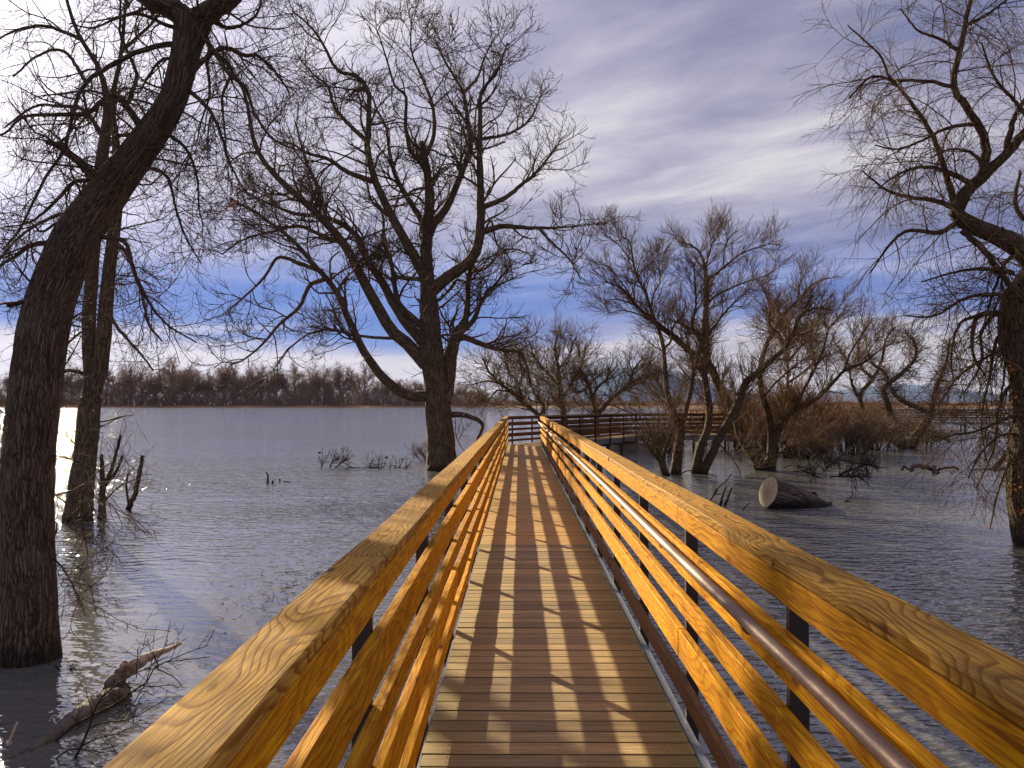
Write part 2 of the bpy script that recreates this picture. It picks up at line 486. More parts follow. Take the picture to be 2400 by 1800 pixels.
def leaf_mesh(E, size, mat, root, name='leaves'):
    n = len(E)
    a = nrm(rng.normal(size=(n, 3)) + np.array([0, 0, -1.2])); b = nrm(np.cross(a, rng.normal(size=(n, 3))))
    c = np.cross(a, b)
    sz = size * rng.uniform(0.6, 1.3, (n, 1))
    o = E + rng.normal(size=(n, 3)) * size * 0.5
    V = np.stack([o, o + a * sz * .5 + b * sz * .32 + c * sz * .1, o + a * sz, o + a * sz * .5 - b * sz * .32 + c * sz * .1], 1).reshape(-1, 3)
    idx = np.arange(n * 4).reshape(n, 4)
    return mesh_obj(name, V - np.array(root.location), [idx[:, [0, 1, 2]], idx[:, [0, 2, 3]]], mat, root, V)

# ------------------------------------------------------------------ boards and posts
def board_mesh(Lh, w, h, ch=0.004, nseg=1, warp=0.0):
    """chamfered board along +Y, from x 0..w and z 0..h"""
    prof = [(ch, 0), (w - ch, 0), (w, ch), (w, h - ch), (w - ch, h), (ch, h), (0, h - ch), (0, ch)]
    V = []; 
    ph1, ph2 = random.uniform(0, 6), random.uniform(0, 6)
    for j in range(nseg + 1):
        y = Lh * j / nseg
        dx = warp * math.sin(y * 1.7 + ph1) ; dz = warp * 0.7 * math.sin(y * 1.3 + ph2)
        for x, z in prof: V.append((x + dx, y, z + dz))
    Fq = []
    for j in range(nseg):
        for i in range(8):
            a = j * 8 + i; b = j * 8 + (i + 1) % 8
            Fq.append((a, b, b + 8, a + 8))
    me = bpy.data.meshes.new('board')
    me.from_pydata(V, [], Fq + [tuple(range(7, -1, -1)), tuple(nseg * 8 + i for i in range(8))])
    me.update()
    return me

def part(name, me, mat, parent, loc=(0, 0, 0), rot=None):
    if mat is not None and not me.materials: me.materials.append(mat)
    o = bpy.data.objects.new(name, me)
    C.objects.link(o); o.parent = parent; o.location = loc
    if rot: o.rotation_euler = rot
    return o

def box_mesh(x0, x1, y0, y1, z0, z1, ch=0.003):
    prof = [(x0 + ch, y0), (x1 - ch, y0), (x1, y0 + ch), (x1, y1 - ch), (x1 - ch, y1), (x0 + ch, y1), (x0, y1 - ch), (x0, y0 + ch)]
    V = [(x, y, z0) for x, y in prof] + [(x, y, z1) for x, y in prof]
    Fq = [(i, (i + 1) % 8, (i + 1) % 8 + 8, i + 8) for i in range(8)] + [tuple(range(7, -1, -1)), tuple(range(8, 16))]
    me = bpy.data.meshes.new('box'); me.from_pydata(V, [], Fq); me.update()
    return me

# heights above the deck (bottom, height) of the five rails, top one just below the cap
RAILS = [(0.947, 0.089), (0.710, 0.140), (0.524, 0.089), (0.287, 0.140), (0.101, 0.089)]
CAPZ = 1.036
W = 1.21
SP = 1.76

def screws(Lh, side, parent, y0, y1, posts_y, x):
    V = []; Fq = []
    def disc(c, ax):
        n = len(V)
        for i in range(6):
            a = i * math.pi / 3
            if ax == 'x': V.append((c[0], c[1] + .0045 * math.cos(a), c[2] + .0045 * math.sin(a)))
            else: V.append((c[0] + .0045 * math.cos(a), c[1] + .0045 * math.sin(a), c[2]))
        Fq.append(tuple(range(n, n + 6)))
    for py in posts_y:
        for (b, h) in RAILS:
            for zz in (b + h * .28, b + h * .72):
                for dy in (-.014, .03): disc((x + (0.0015 if side < 0 else -0.0015), py + dy, zz), 'x')
    if not V: return
    me = bpy.data.meshes.new('screws'); me.from_pydata(V, [], Fq); me.update()
    prop(part('screw_heads', me, M_SCREW, parent), kind='stuff')

def run(label, origin, heading, length, zoff=0.0, rails=(-1, 1), off0=0.0, off1=0.0, near=False, pipe=False,
        seg=5.28, first=None, pile_every=3, name='boardwalk', rmat=None, cmat=None):
    rmat = rmat or M_RAIL; cmat = cmat or M_CAP
    """one straight run. local x from the left railing's inner face (0) to the right one's (W), y along"""
    root = empty(name, (origin[0], origin[1], DECK + zoff), -R(heading))
    prop(root, label, 'boardwalk')
    # deck planks
    V = []; Q = []; rn = []; Vs = []; Fs = []
    y = 0.0 if not near else -3.2
    rr = random.Random(int(origin[1] * 10))
    while y < length:
        w = 0.1300; dz = rr.uniform(-.002, .002); x0 = -0.012 + rr.uniform(-.004, .004); x1 = W - 0.018 + rr.uniform(-.006, .006)
        c = 0.0025; rv = rr.random()
        prof = [(y + 0, -0.03), (y + w, -0.03), (y + w, -c), (y + w - c, 0), (y + c, 0), (y, -c)]
        n = len(V)
        for x in (x0, x1):
            for (yy, zz) in prof: V.append((x, yy, zz + dz)); rn.append(rv)
        for i in range(6):
            a = n + i; b = n + (i + 1) % 6
            Q.append((a, a + 6, b + 6, b))
        if near and y < 14:
            for sx_ in (0.10, 0.59, 1.08):
                for sy_ in (0.035, 0.10):
                    m_ = len(Vs)
                    for i in range(6):
                        an = i * math.pi / 3
                        Vs.append((sx_ + rr.uniform(-.002, .002) + .0042 * math.cos(an), y + sy_ + .0042 * math.sin(an), dz + .0012))
                    Fs.append(tuple(range(m_, m_ + 6)))
        y += 0.1435 if length < 20 or y < 40 else 0.1435
    me = bpy.data.meshes.new('deck')
    ends = [tuple(n0 + i for i in (0, 1, 2, 3, 4, 5)) for n0 in range(0, len(V), 12)] + [tuple(n0 + 6 + i for i in (5, 4, 3, 2, 1, 0)) for n0 in range(0, len(V), 12)]
    me.from_pydata(V, [], Q + ends); me.update()
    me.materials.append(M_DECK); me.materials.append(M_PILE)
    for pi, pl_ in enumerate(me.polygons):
        if pi < len(Q) and pi % 6 in (1, 5): pl_.material_index = 1  # dark timber on the plank sides paints the shade inside the gaps
    a = me.attributes.new('rnd', 'FLOAT', 'POINT'); a.data.foreach_set('value', rn)
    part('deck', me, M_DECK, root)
    if Vs:
        me = bpy.data.meshes.new('screws'); me.from_pydata(Vs, [], Fs); me.update()
        prop(part('deck_screws', me, M_SCREW, root), kind='stuff')
    y0 = -3.2 if near else 0.0
    for xx, zt in ((-0.032, -0.045), (W - 0.004, -0.008)):
        part('edge_beam', box_mesh(xx, xx + 0.036, y0, length, -0.24, zt), M_STEEL, root)
    part('joist', box_mesh(W * .5 - .04, W * .5 + .04, y0, length, -0.23, -0.032), M_PILE, root)
    # posts
    ph = 0.838 + 0 * 1
    f0 = (2.85 - SP * 3) if near else (0.45 if first is None else first)
    ys = []
    yy = f0
    while yy < length - 0.1: ys.append(yy); yy += SP
    pm = box_mesh(0, 0.060, 0, 0.040, -0.26, CAPZ - 0.002)
    for side in rails:
        a0 = (0 if side < 0 else off0) + (y0 if near else 0); a1 = length - (0 if side < 0 else off1)
        for q in ys:
            if q < a0 - 0.05 or q > a1 - 0.05: continue
            x = -0.038 - 0.060 if side < 0 else W + 0.038
            part('post', pm, M_POST, root, (x, q, 0))
        # rail boards and caps
        sy = [ys[0] - SP * 2] if near else [a0]
        def pieces(shift):
            st = (ys[0] + 0.03 + shift) if near else a0
            out = []
            if not near:
                p = a0
                while p < a1 - 0.3:
                    e = min(p + seg, a1); out.append((p, e)); p = e
                return out
            p = f0 + 0.025 + shift - seg
            while p < a1 - 0.3:
                e = min(p + seg, a1)
                if a1 - e < 0.5: e = a1
                if e > a0 + .2: out.append((max(p, a0 - 1.5), e))
                p = e
            return out
        rb = random.Random(5 + side)
        for ri, (b, h) in enumerate(RAILS):
            sh = 0.0 if ri in (0, 2, 4) else SP * (1 if side > 0 else 2)
            if ri == 0: sh = SP
            for p, e in pieces(sh):
                ln = e - p - (0.003 if near else 0.001)
                me = board_mesh(ln, 0.038, h, 0.0035, max(1, int(ln / .6)) if near else 1, 0.0022 if near else 0.0)
                x = (-0.038 if side < 0 else W) + rb.uniform(-.0012, .0012)
                part('rail_board', me, M_CURB if (ri == 4 and side > 0) else rmat, root, (x, p, b + rb.uniform(-.002, .002)))
        for p, e in pieces(0.0):
            ln = e - p - (0.003 if near else 0.001)
            me = board_mesh(ln, 0.140, 0.038, 0.005, max(1, int(ln / .5)) if near else 1, 0.003 if near else 0.0)
            x = (-0.142 if side < 0 else W - 0.006) + (0.008 if side < 0 else 0) + rb.uniform(-.002, .002)
            part('cap_board', me, cmat, root, (x, p, CAPZ + rb.uniform(0, .002)))
        if near: screws(length, side, root, a0, a1, [q for q in ys if a0 < q < 16], 0.0 if side < 0 else W)
    # piles under the deck
    pl = box_mesh(-0.07, 0.07, -0.07, 0.07, -DECK - 1.2, -0.245, 0.01)
    for i, q in enumerate(ys):
        if i % pile_every: continue
        for x in (0.06, W - 0.06): part('pile', pl, M_PILE, root, (x, q + .03, 0))
        part('cross_beam', box_mesh(-0.06, W + 0.06, q - .06, q + .1, -0.36, -0.241, .006), M_PILE, root)
    if pipe:
        px = W - 0.072; pz = 0.858; pr = 0.0215
        t = Tubes()
        joints = [-2.4, 2.60, 8.9, 15.2, 21.5, 27.8, length - 1.0]
        yv = np.linspace(joints[0], joints[-1], 90)
        P = np.column_stack([px + 0.002 * np.sin(yv * 1.1), yv, pz + 0.002 * np.sin(yv * .8)])
        # returns to the rail at the far end
        P = np.vstack([P, [[px + .03, yv[-1] + .05, pz], [W - .002, yv[-1] + .07, pz]]])
        t.add(P, np.full(len(P), pr), 20, cap=False)
        V = np.concatenate(t.V)
        hr = mesh_obj('handrail', V, [np.concatenate(t.Q)], M_PIPE, root, np.concatenate(t.A), True)
        for j in joints[1:-1]:
            s_ = Tubes(); s_.add(np.array([[px, j - .001, pz], [px, j + .001, pz]]), np.array([pr + .0008] * 2), 20, cap=False)
            mesh_obj('pipe_joint', np.concatenate(s_.V), [np.concatenate(s_.Q)], M_SCREW, hr)
        for q in ys:
            for d in (0.14,):
                yb = q + d
                if yb < -2 or yb > joints[-1]: continue
                s_ = Tubes()
                pp = np.array([[px, yb, pz - .012], [px, yb, pz - .028], [px + .010, yb, pz - .042], [px + .035, yb, pz - .050], [W + .001, yb, pz - .052]])
                pp = catmull(pp, 9)
                s_.add(pp, np.full(9, .0065), 8, cap=False)
                s_.add(np.array([[W - .007, yb, pz - .052], [W + .001, yb, pz - .052]]), np.array([.02, .02]), 12, cap=False)
                V = np.concatenate(s_.V); Qs = np.concatenate(s_.Q)
                # plate face
                n = len(V); V = np.vstack([V, [[W - .007, yb, pz - .052]]])
                ring = np.arange(9 * 8, 9 * 8 + 12)
                tri = np.stack([ring, np.full(12, n), np.roll(ring, -1)], 1)
                mesh_obj('bracket', V, [Qs, tri], M_PIPE, hr, None, False)
    return root

X0 = -0.418
main = run('long straight boardwalk with orange wooden railings and brown pipe handrail', (X0, 0), 0, 35.2,
           rails=(-1, 1), off1=0.285, near=True, pipe=True)
# the walk turns right and wanders off through the willows
h2 = 26.5; o2 = np.array([X0, 35.2])
d2 = np.array([math.sin(R(h2)), math.cos(R(h2))])
run('shaded boardwalk stretch turning right beyond the end of the long straight', tuple(o2), h2, 12.0, -0.006, off0=0.285, off1=0.545, pile_every=1, rmat=M_RAIL_SHADED, cmat=M_RAIL_SHADED)
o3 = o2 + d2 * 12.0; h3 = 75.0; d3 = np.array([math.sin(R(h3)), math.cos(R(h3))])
run('boardwalk stretch crossing behind the willow trunks', tuple(o3), h3, 10.0, -0.012, off0=0.545, off1=0.0, pile_every=1, rmat=M_RAIL_SHADED, cmat=M_RAIL_SHADED)
o4 = o3 + d3 * 10.0; tgt = np.array([15.8, 90.0]); dv = tgt - o4; h4 = math.degrees(math.atan2(dv[0], dv[1]))
run('narrow boardwalk stretch leading away behind the reddish thicket', tuple(o4), h4, float(np.hypot(*dv)), -0.018, seg=9, pile_every=3, rmat=M_RAIL_SHADED, cmat=M_RAIL_SHADED)
o5 = tgt; dv = np.array([33.0, 82.0]) - o5; h5 = math.degrees(math.atan2(dv[0], dv[1]))
run('distant sunlit boardwalk stretch seen between the willow stems', tuple(o5), h5, float(np.hypot(*dv)), -0.024, seg=9, pile_every=3)
o6 = np.array([33.0, 82.0]); dv = np.array([56.0, 79.0]) - o6; h6 = math.degrees(math.atan2(dv[0], dv[1]))
run('distant grey boardwalk crossing open water at the right edge', tuple(o6), h6, float(np.hypot(*dv)), -0.03, seg=9, pile_every=3, rmat=M_RAIL_SHADED, cmat=M_RAIL_SHADED)

# concrete footing at the corner of the walk
pc = o3 + np.array([0.5, -0.9])
me = box_mesh(-0.9, 0.9, -0.7, 0.7, -0.6, 0.36, 0.03)
o = bpy.data.objects.new('concrete_footing', me); me.materials.append(M_CONC); C.objects.link(o)
o.location = (pc[0], pc[1], 0); o.rotation_euler = (0, 0, -R(40))
prop(o, 'brown stained concrete footing under the bend of the boardwalk', 'footing')

exec_marker = True
# ------------------------------------------------------------------ water, shore, mountains
def water_material():
    m, nt, b, out = new_mat('lake_water')
    g = N(nt, 'ShaderNodeNewGeometry')
    def layer(pos, sc, rot, detail, rough=0.5, dist=0.0):
        mp = N(nt, 'ShaderNodeMapping'); mp.inputs['Rotation'].default_value = (0, 0, R(rot)); mp.inputs['Scale'].default_value = sc
        L(nt, pos, mp.inputs['Vector'])
        n = N(nt, 'ShaderNodeTexNoise', i_Scale=1.0, i_Detail=detail, i_Roughness=rough, i_Distortion=dist)
        L(nt, mp.outputs[0], n.inputs['Vector'])
        return n.outputs[0]
    gust = layer(g.outputs['Position'], (0.035, 0.10, 1), 12, 3.0, 0.6, 0.6)
    gf = ramp(nt, gust, [(0.38, 0.55), (0.60, 1.15)])
    # water sheltered by the trees on the near left lies calmer
    dn = nt.nodes.new('ShaderNodeVectorMath'); dn.operation = 'DISTANCE'; L(nt, g.outputs['Position'], dn.inputs[0]); dn.inputs[1].default_value = (-5.5, 10.0, 0)
    gf = math_n(nt, 'MULTIPLY', gf, ramp(nt, math_n(nt, 'MULTIPLY', dn.outputs['Value'], 0.05), [(0.10, 0.26), (0.50, 1.0)]))
    def height(pos):
        a = layer(pos, (0.8, 1.7, 1), 18, 1.0)
        b1 = layer(pos, (3.6, 5.8, 1), 8, 1.0)
        c = layer(pos, (11, 15, 1), 30, 1.0)
        h = math_n(nt, 'ADD', math_n(nt, 'MULTIPLY', a, 0.060), math_n(nt, 'MULTIPLY', b1, 0.062))
        return math_n(nt, 'ADD', h, math_n(nt, 'MULTIPLY', c, 0.019))
    e = 0.012
    h0 = height(g.outputs['Position'])
    hx = height(vmath(nt, 'ADD', g.outputs['Position'], (e, 0, 0)))
    hy = height(vmath(nt, 'ADD', g.outputs['Position'], (0, e, 0)))
    cb = N(nt, 'ShaderNodeCombineXYZ'); cb.inputs[2].default_value = 1.0
    L(nt, math_n(nt, 'MULTIPLY', math_n(nt, 'SUBTRACT', h0, hx), math_n(nt, 'MULTIPLY', gf, 1 / e)), cb.inputs[0])
    L(nt, math_n(nt, 'MULTIPLY', math_n(nt, 'SUBTRACT', h0, hy), math_n(nt, 'MULTIPLY', gf, 1 / e)), cb.inputs[1])
    L(nt, vmath(nt, 'NORMALIZE', cb.outputs[0], None), b.inputs['Normal'])
    b.inputs['Base Color'].default_value = (0.13, 0.125, 0.118, 1)
    b.inputs['Roughness'].default_value = 0.04
    b.inputs['IOR'].default_value = 2.0
    return m
V = []; 
w_ = mesh_obj('water', [(-1400, -60, 0), (1400, -60, 0), (1400, 900, 0), (-1400, 900, 0)], np.array([[0, 1, 2, 3]]), water_material())
prop(w_, kind='structure')

def ground_material():
    m, nt, b, out = new_mat('dry_grass_shore')
    tc = N(nt, 'ShaderNodeNewGeometry')
    n1 = N(nt, 'ShaderNodeTexNoise', i_Scale=0.05, i_Detail=6.0)
    L(nt, tc.outputs['Position'], n1.inputs['Vector'])
    L(nt, ramp(nt, n1.outputs[0], [(0.35, (0.14, 0.07, 0.04)), (0.55, (0.30, 0.14, 0.05)), (0.7, (0.38, 0.22, 0.10))]), b.inputs['Base Color'])
    b.inputs['Roughness'].default_value = 0.95
    return m
# far shore: one sheet from the bank to the horizon
xs = np.linspace(-12000, 12000, 241); ysr = [572, 580, 600, 900, 2500, 9000, 16000]
V = []
for j, y in enumerate(ysr):
    for x in xs:
        yy = y + (10 * mn.noise((x * .006, 3, 0)) if j < 2 else 0)
        V.append((x, yy, (-0.3, 0.9, 1.2, 1.5, 2, 3, 3)[j]))
idx = np.arange(len(V)).reshape(len(ysr), len(xs))
Q = np.stack([idx[:-1, :-1], idx[:-1, 1:], idx[1:, 1:], idx[1:, :-1]], -1).reshape(-1, 4)
prop(mesh_obj('ground', V, Q, ground_material()), kind='structure')

def mountain_material():
    m, nt, b, out = new_mat('forested_slopes_haze_blue')
    tc = N(nt, 'ShaderNodeNewGeometry')
    n1 = N(nt, 'ShaderNodeTexNoise', i_Scale=0.0016, i_Detail=8.0, i_Roughness=0.6)
    L(nt, tc.outputs['Position'], n1.inputs['Vector'])
    sp = N(nt, 'ShaderNodeSeparateXYZ'); L(nt, tc.outputs['Position'], sp.inputs[0])
    L(nt, ramp(nt, n1.outputs[0], [(0.35, (0.020, 0.055, 0.16)), (0.6, (0.035, 0.085, 0.22)), (0.75, (0.09, 0.14, 0.28))]), b.inputs['Base Color'])  # blue of the distant air is painted into the forest colour
    b.inputs['Roughness'].default_value = 0.9
    return m
def ridge_h(x):
    u = x / 12000 * F + 1217
    h = 12 + 9 * mn.fractal((x * .0006, 0, 0), 1.0, 2.0, 5)
    for c, wd, a in ((1450, 120, 42), (1590, 110, 50), (1330, 130, 28), (1000, 300, 16), (2110, 170, 32), (1800, 200, 10), (500, 500, 6)):
        h += a * math.exp(-((u - c) / wd) ** 2)
    return max(h, 2) * 12000 / F
xs = np.linspace(-9000, 9000, 361); V = []
prof = [(10600, 0.0), (11000, .30), (11400, .62), (11800, .93), (12000, 1.0), (12400, .85), (13500, .3), (14500, 0)]
for j, (y, f) in enumerate(prof):
    for x in xs:
        h = ridge_h(x) * f
        if 0 < f < 1: h *= 1 + .35 * mn.fractal((x * .0018, y * .0018, 4), 1.0, 2.0, 4)
        V.append((x, y, h + 2))
idx = np.arange(len(V)).reshape(len(prof), len(xs))
Q = np.stack([idx[:-1, :-1], idx[:-1, 1:], idx[1:, 1:], idx[1:, :-1]], -1).reshape(-1, 4)
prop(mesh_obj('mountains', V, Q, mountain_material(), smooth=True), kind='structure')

# ------------------------------------------------------------------ big cottonwood left of the walk
t = Tree(32.0, 0.6631, 500, 0, depth=0.42)
t.add([(806, 1675), (806, 1600), (800, 1500), (792, 1400), (778, 1300), (766, 1200), (763, 1100), (758, 1000), (752, 900), (758, 800), (765, 700), (757, 620), (748, 560), (735, 500)], 55, 8,
      amp=0.0, attach=False, big=True, rad=[62, 51, 46, 42, 40, 41, 33, 26, 21, 19, 17, 14, 11, 7])
A_ = t.add
A_([(750, 1400), (690, 1398), (630, 1362), (570, 1300), (520, 1220), (480, 1130), (440, 1040), (400, 985), (350, 930), (290, 860), (220, 800), (130, 740), (60, 700)], 20, 3, amp=-3.0)
A_([(752, 1290), (690, 1220), (630, 1170), (590, 1100), (540, 1010), (500, 930), (460, 860), (400, 790), (340, 730), (270, 670), (200, 600), (150, 520), (130, 430), (110, 330), (50, 230), (0, 180)], 25, 3, amp=-2.0)
A_([(745, 1215), (690, 1150), (640, 1080), (600, 1000), (545, 920), (510, 840), (450, 790), (380, 765), (290, 755), (200, 720), (110, 680)], 21, 3, amp=2.5)
A_([(750, 980), (690, 870), (640, 780), (590, 680), (560, 600), (545, 520), (550, 430), (550, 330), (510, 270), (440, 250), (400, 180), (350, 100), (280, 40)], 20, 2.5, amp=-2.0)
A_([(562, 640), (480, 610), (400, 560), (330, 540), (280, 510), (210, 500)], 11, 2.5)
A_([(750, 850), (735, 780), (680, 690), (640, 610), (620, 520), (610, 450), (580, 390), (560, 340)], 13, 3, amp=1.5)
A_([(762, 810), (820, 740), (850, 680), (880, 600), (910, 530), (900, 430), (885, 330), (850, 270), (810, 200), (780, 130)], 16, 2.5, amp=1.5)
A_([(770, 1030), (840, 970), (900, 930), (935, 870), (945, 790), (945, 740), (945, 640), (940, 540), (945, 430), (945, 330), (1000, 260), (1040, 150)], 24, 2.5, amp=-1.5)
A_([(948, 735), (1030, 700), (1080, 660), (1130, 620), (1190, 550), (1230, 490)], 11, 2.5)
A_([(945, 820), (1020, 800), (1100, 805), (1200, 805), (1290, 800)], 12, 2.5)
A_([(1150, 808), (1200, 860), (1260, 920), (1300, 990)], 6, 2)
A_([(815, 1420), (830, 1340), (840, 1250), (860, 1180), (890, 1130), (900, 1060), (905, 960), (945, 890)], 27, 4, amp=1.2, rad=[30, 26, 24, 20, 13, 10, 8, 4])
A_([(862, 1185), (920, 1130), (950, 1060), (1000, 1000), (1050, 940)], 12, 3)
A_([(870, 1185), (960, 1220), (1030, 1240), (1080, 1245), (1110, 1300), (1120, 1370)], 12, 2.5)
A_([(745, 1160), (690, 1110), (650, 1060), (630, 930), (600, 850), (600, 760), (560, 690)], 13, 3, amp=1.5)
A_([(748, 985), (690, 985), (650, 975), (620, 920)], 9, 3)
A_([(630, 1195), (540, 1190), (440, 1170), (400, 1165), (340, 1180), (280, 1220), (230, 1280)], 6, 2.5)
A_([(400, 985), (340, 1010), (300, 1090), (230, 1150), (180, 1210), (110, 1270), (60, 1290)], 9, 2.5, amp=-.5)
A_([(385, 960), (300, 930), (230, 910), (180, 980), (120, 1040), (50, 1100)], 9, 2.5)
A_([(748, 560), (700, 540), (680, 440), (680, 340), (640, 300), (610, 200), (580, 110)], 9, 2)
A_([(748, 555), (780, 480), (775, 380), (740, 280), (700, 180), (700, 60)], 9, 2)
A_([(905, 500), (960, 490), (1050, 470), (1120, 420), (1160, 330)], 8, 2)
A_([(835, 1465), (900, 1470), (950, 1500), (930, 1560), (890, 1600)], 12, 3, amp=-.8)
A_([(480, 870), (380, 830), (300, 800), (200, 820), (100, 850), (30, 900)], 9, 2.5, amp=-1)
A_([(355, 745), (375, 680), (340, 600), (310, 510), (290, 430)], 9, 2.5)
A_([(545, 500), (480, 440), (430, 380), (400, 300), (350, 260), (300, 200)], 9, 2.2)
A_([(940, 870), (980, 780), (1000, 860), (1040, 900), (1060, 990)], 5, 2)
A_([(880, 330), (930, 280), (960, 200), (1000, 120)], 6, 2)
A_([(900, 960), (960, 950), (1010, 900), (1060, 880), (1120, 900)], 6, 2)
A_([(770, 1080), (830, 1030), (860, 990), (900, 1000)], 8, 3)
tree_obj('cottonwood_tree', t, 'large bare spreading cottonwood standing in the water left of the boardwalk', 'tree', M_BARK, M_TWIG, [
    dict(n=520, length=2.1, ang=(30, 75), m=9, t0=0.22, jit=0.16, rk=0.5, rmax=0.05, rmin=0.018, up=0.22, droop=0.12, hook=0.25, rel=0.35, yflat=0.9),
    dict(n=2700, length=1.05, ang=(30, 70), m=7, t0=0.1, jit=0.15, rk=0.6, rmax=0.024, rmin=0.0105, up=0.08, droop=0.25, hook=0.5),
    dict(n=12000, length=0.6, ang=(25, 60), m=5, t0=0.1, jit=0.13, rk=0.7, rmax=0.013, rmin=0.0075, up=0.05, droop=0.2, hook=0.5),
    dict(src='limbs', n=1000, length=0.7, ang=(40, 90), m=6, t0=0.15, jit=0.12, rk=0.2, rmax=0.009, rmin=0.006, droop=0.9, hook=0.3),
], k=14, bigk=48, tk=(6, 4, 3, 3), rough=0.09)

# ------------------------------------------------------------------ leaning tree in the left foreground
t = Tree(8.3, 1.0, 0, 0, depth=0.5)
t.add([(55, 1640), (58, 1560), (62, 1400), (62, 1250), (66, 1100), (78, 950), (96, 800), (128, 680), (186, 545), (262, 440), (345, 330), (408, 225), (437, 110), (452, 50)], 70, 30,
      amp=0.8, attach=False, big=True, rad=[92, 78, 66, 60, 58, 57, 55, 53, 51, 44, 38, 32, 34, 44])
k_ = 0.5426
def A_(pts, r0, r1, **kw): t.add([(x * k_, y * k_) for x, y in pts], r0 * k_, r1 * k_, **kw)
A_([(815, 110), (760, 50), (690, 20), (610, -30), (500, -90)], 52, 34)
A_([(815, 110), (910, 50), (990, -10), (1060, -80)], 56, 36)
A_([(440, 790), (385, 740), (330, 690), (260, 635), (200, 612)], 26, 11, amp=-.3)
A_([(780, 190), (650, 205), (540, 250), (430, 310), (370, 360), (330, 430), (300, 560), (270, 660), (200, 760), (130, 900), (80, 1000), (10, 1080)], 13, 4, amp=-.6)
A_([(620, 560), (540, 450), (490, 410), (430, 450), (370, 490), (230, 495), (100, 505), (30, 570), (-40, 600)], 17, 4, amp=-.4)
A_([(545, 460), (575, 390), (590, 320), (560, 240), (520, 150), (520, 0)], 10, 4)
A_([(780, 330), (830, 310), (890, 250), (970, 205), (1050, 240), (1110, 240), (1180, 300), (1250, 400)], 16, 4)
A_([(850, 130), (930, 230), (990, 320), (1060, 380), (1100, 490), (1180, 600), (1290, 650)], 12, 3.5, amp=-.5)
A_([(790, 370), (900, 470), (960, 600), (990, 700), (1060, 830)], 11, 3)
A_([(700, 560), (800, 640), (850, 760), (860, 900), (880, 980)], 9, 2.5)
A_([(620, 720), (720, 760), (760, 900), (800, 1020), (870, 1140)], 9, 2.5)
A_([(430, 1020), (540, 1045), (570, 1150), (640, 1300), (720, 1400), (850, 1480)], 12, 3, amp=-.4)
A_([(250, 1050), (210, 1050), (130, 1060), (60, 1110), (10, 1140), (-60, 1200)], 14, 4)
A_([(200, 1290), (150, 1290), (80, 1310), (30, 1320)], 16, 9, amp=-.2)
A_([(440, 780), (350, 780), (300, 800), (250, 860), (130, 960), (20, 980)], 12, 3)
A_([(790, 130), (700, 100), (600, 60), (500, 80), (400, 120), (300, 100)], 10, 3)
A_([(800, 250), (700, 260), (640, 330), (600, 400), (560, 380)], 10, 3)
A_([(560, 580), (500, 590), (520, 640), (480, 610)], 9, 3)
A_([(900, 80), (1000, 120), (1110, 60), (1130, -60)], 12, 3)
A_([(890, 250), (905, 400), (870, 520), (850, 620)], 8, 2.5)
A_([(930, 230), (1000, 300), (960, 420), (970, 560), (985, 700)], 9, 2.5)
A_([(300, 960), (250, 960), (180, 1000), (130, 960), (60, 960)], 8, 2.5)
A_([(120, 1500), (200, 1400), (330, 1410), (370, 1420)], 5, 2, amp=-.2)
A_([(190, 1960), (330, 1990), (380, 2060), (350, 2200), (380, 2400)], 7, 2, amp=-.3)
A_([(190, 2400), (260, 2440), (330, 2560), (370, 2660)], 5, 2, amp=-.4)
tree_obj('leaning_tree', t, 'dark furrowed leaning tree trunk at the left edge with drooping bare branches', 'tree', M_BARKN, M_TWIG, [
    dict(n=280, length=0.9, ang=(30, 75), m=9, t0=0.15, jit=0.15, rk=0.45, rmax=0.014, rmin=0.0040, droop=0.25, hook=0.3, up=0.0, rel=0.3),
    dict(n=1700, length=0.45, ang=(30, 70), m=7, t0=0.05, jit=0.14, rk=0.6, rmax=0.006, rmin=0.0028, droop=0.45, hook=0.5),
    dict(n=6500, length=0.22, ang=(25, 60), m=5, t0=0.05, jit=0.12, rk=0.7, rmax=0.0032, rmin=0.0020, droop=0.3, hook=0.5),
    dict(src='limbs', n=1100, length=0.5, ang=(50, 100), m=8, t0=0.02, jit=0.16, rk=0.1, rmax=0.003, rmin=0.0018, droop=0.6, hook=0.3),
], k=16, bigk=88, tk=(6, 4, 3, 3), rough=0.085,
    leaves=(110, 0.030, lambda e: (e[:, 0] < -2.3) & (e[:, 0] > -3.2) & (e[:, 2] > 3.5) & (e[:, 2] < 4.3), M_LEAF))

# twin-stemmed tree behind it
t = Tree(18.0, 1.0, 0, 0, depth=0.35)
t.add([(180, 1235), (186, 1180), (196, 1090), (206, 1000), (213, 930)], 30, 20, amp=0.0, attach=False, rad=[36, 31, 27, 26, 24])
t.add([(212, 940), (212, 870), (208, 760), (214, 650), (222, 540), (232, 430), (246, 330), (252, 250), (232, 160), (190, 92), (165, 30), (150, -30)], 22, 5, amp=-.3, rad=[20, 17, 16, 15, 15, 15, 13, 9, 6, 5, 4, 3])
t.add([(214, 935), (232, 870), (246, 760), (256, 640), (268, 540), (276, 460), (272, 380), (268, 304), (262, 230), (280, 150), (290, 60), (300, -40)], 17, 5, amp=-.7, rad=[18, 18, 17, 15, 14, 12, 10, 8, 6, 5, 4, 3])
t.add([(190, 92), (150, 75), (100, 60), (40, 70), (-20, 100)], 5, 2)
t.add([(246, 330), (200, 260), (150, 250), (80, 250), (10, 300)], 6, 2)
t.add([(225, 520), (160, 500), (100, 520), (40, 560), (-10, 620)], 6, 2)
t.add([(262, 560), (300, 600), (330, 680), (350, 760), (380, 800)], 6, 2)
t.add([(250, 700), (270, 760), (330, 830), (360, 870)], 5, 2)
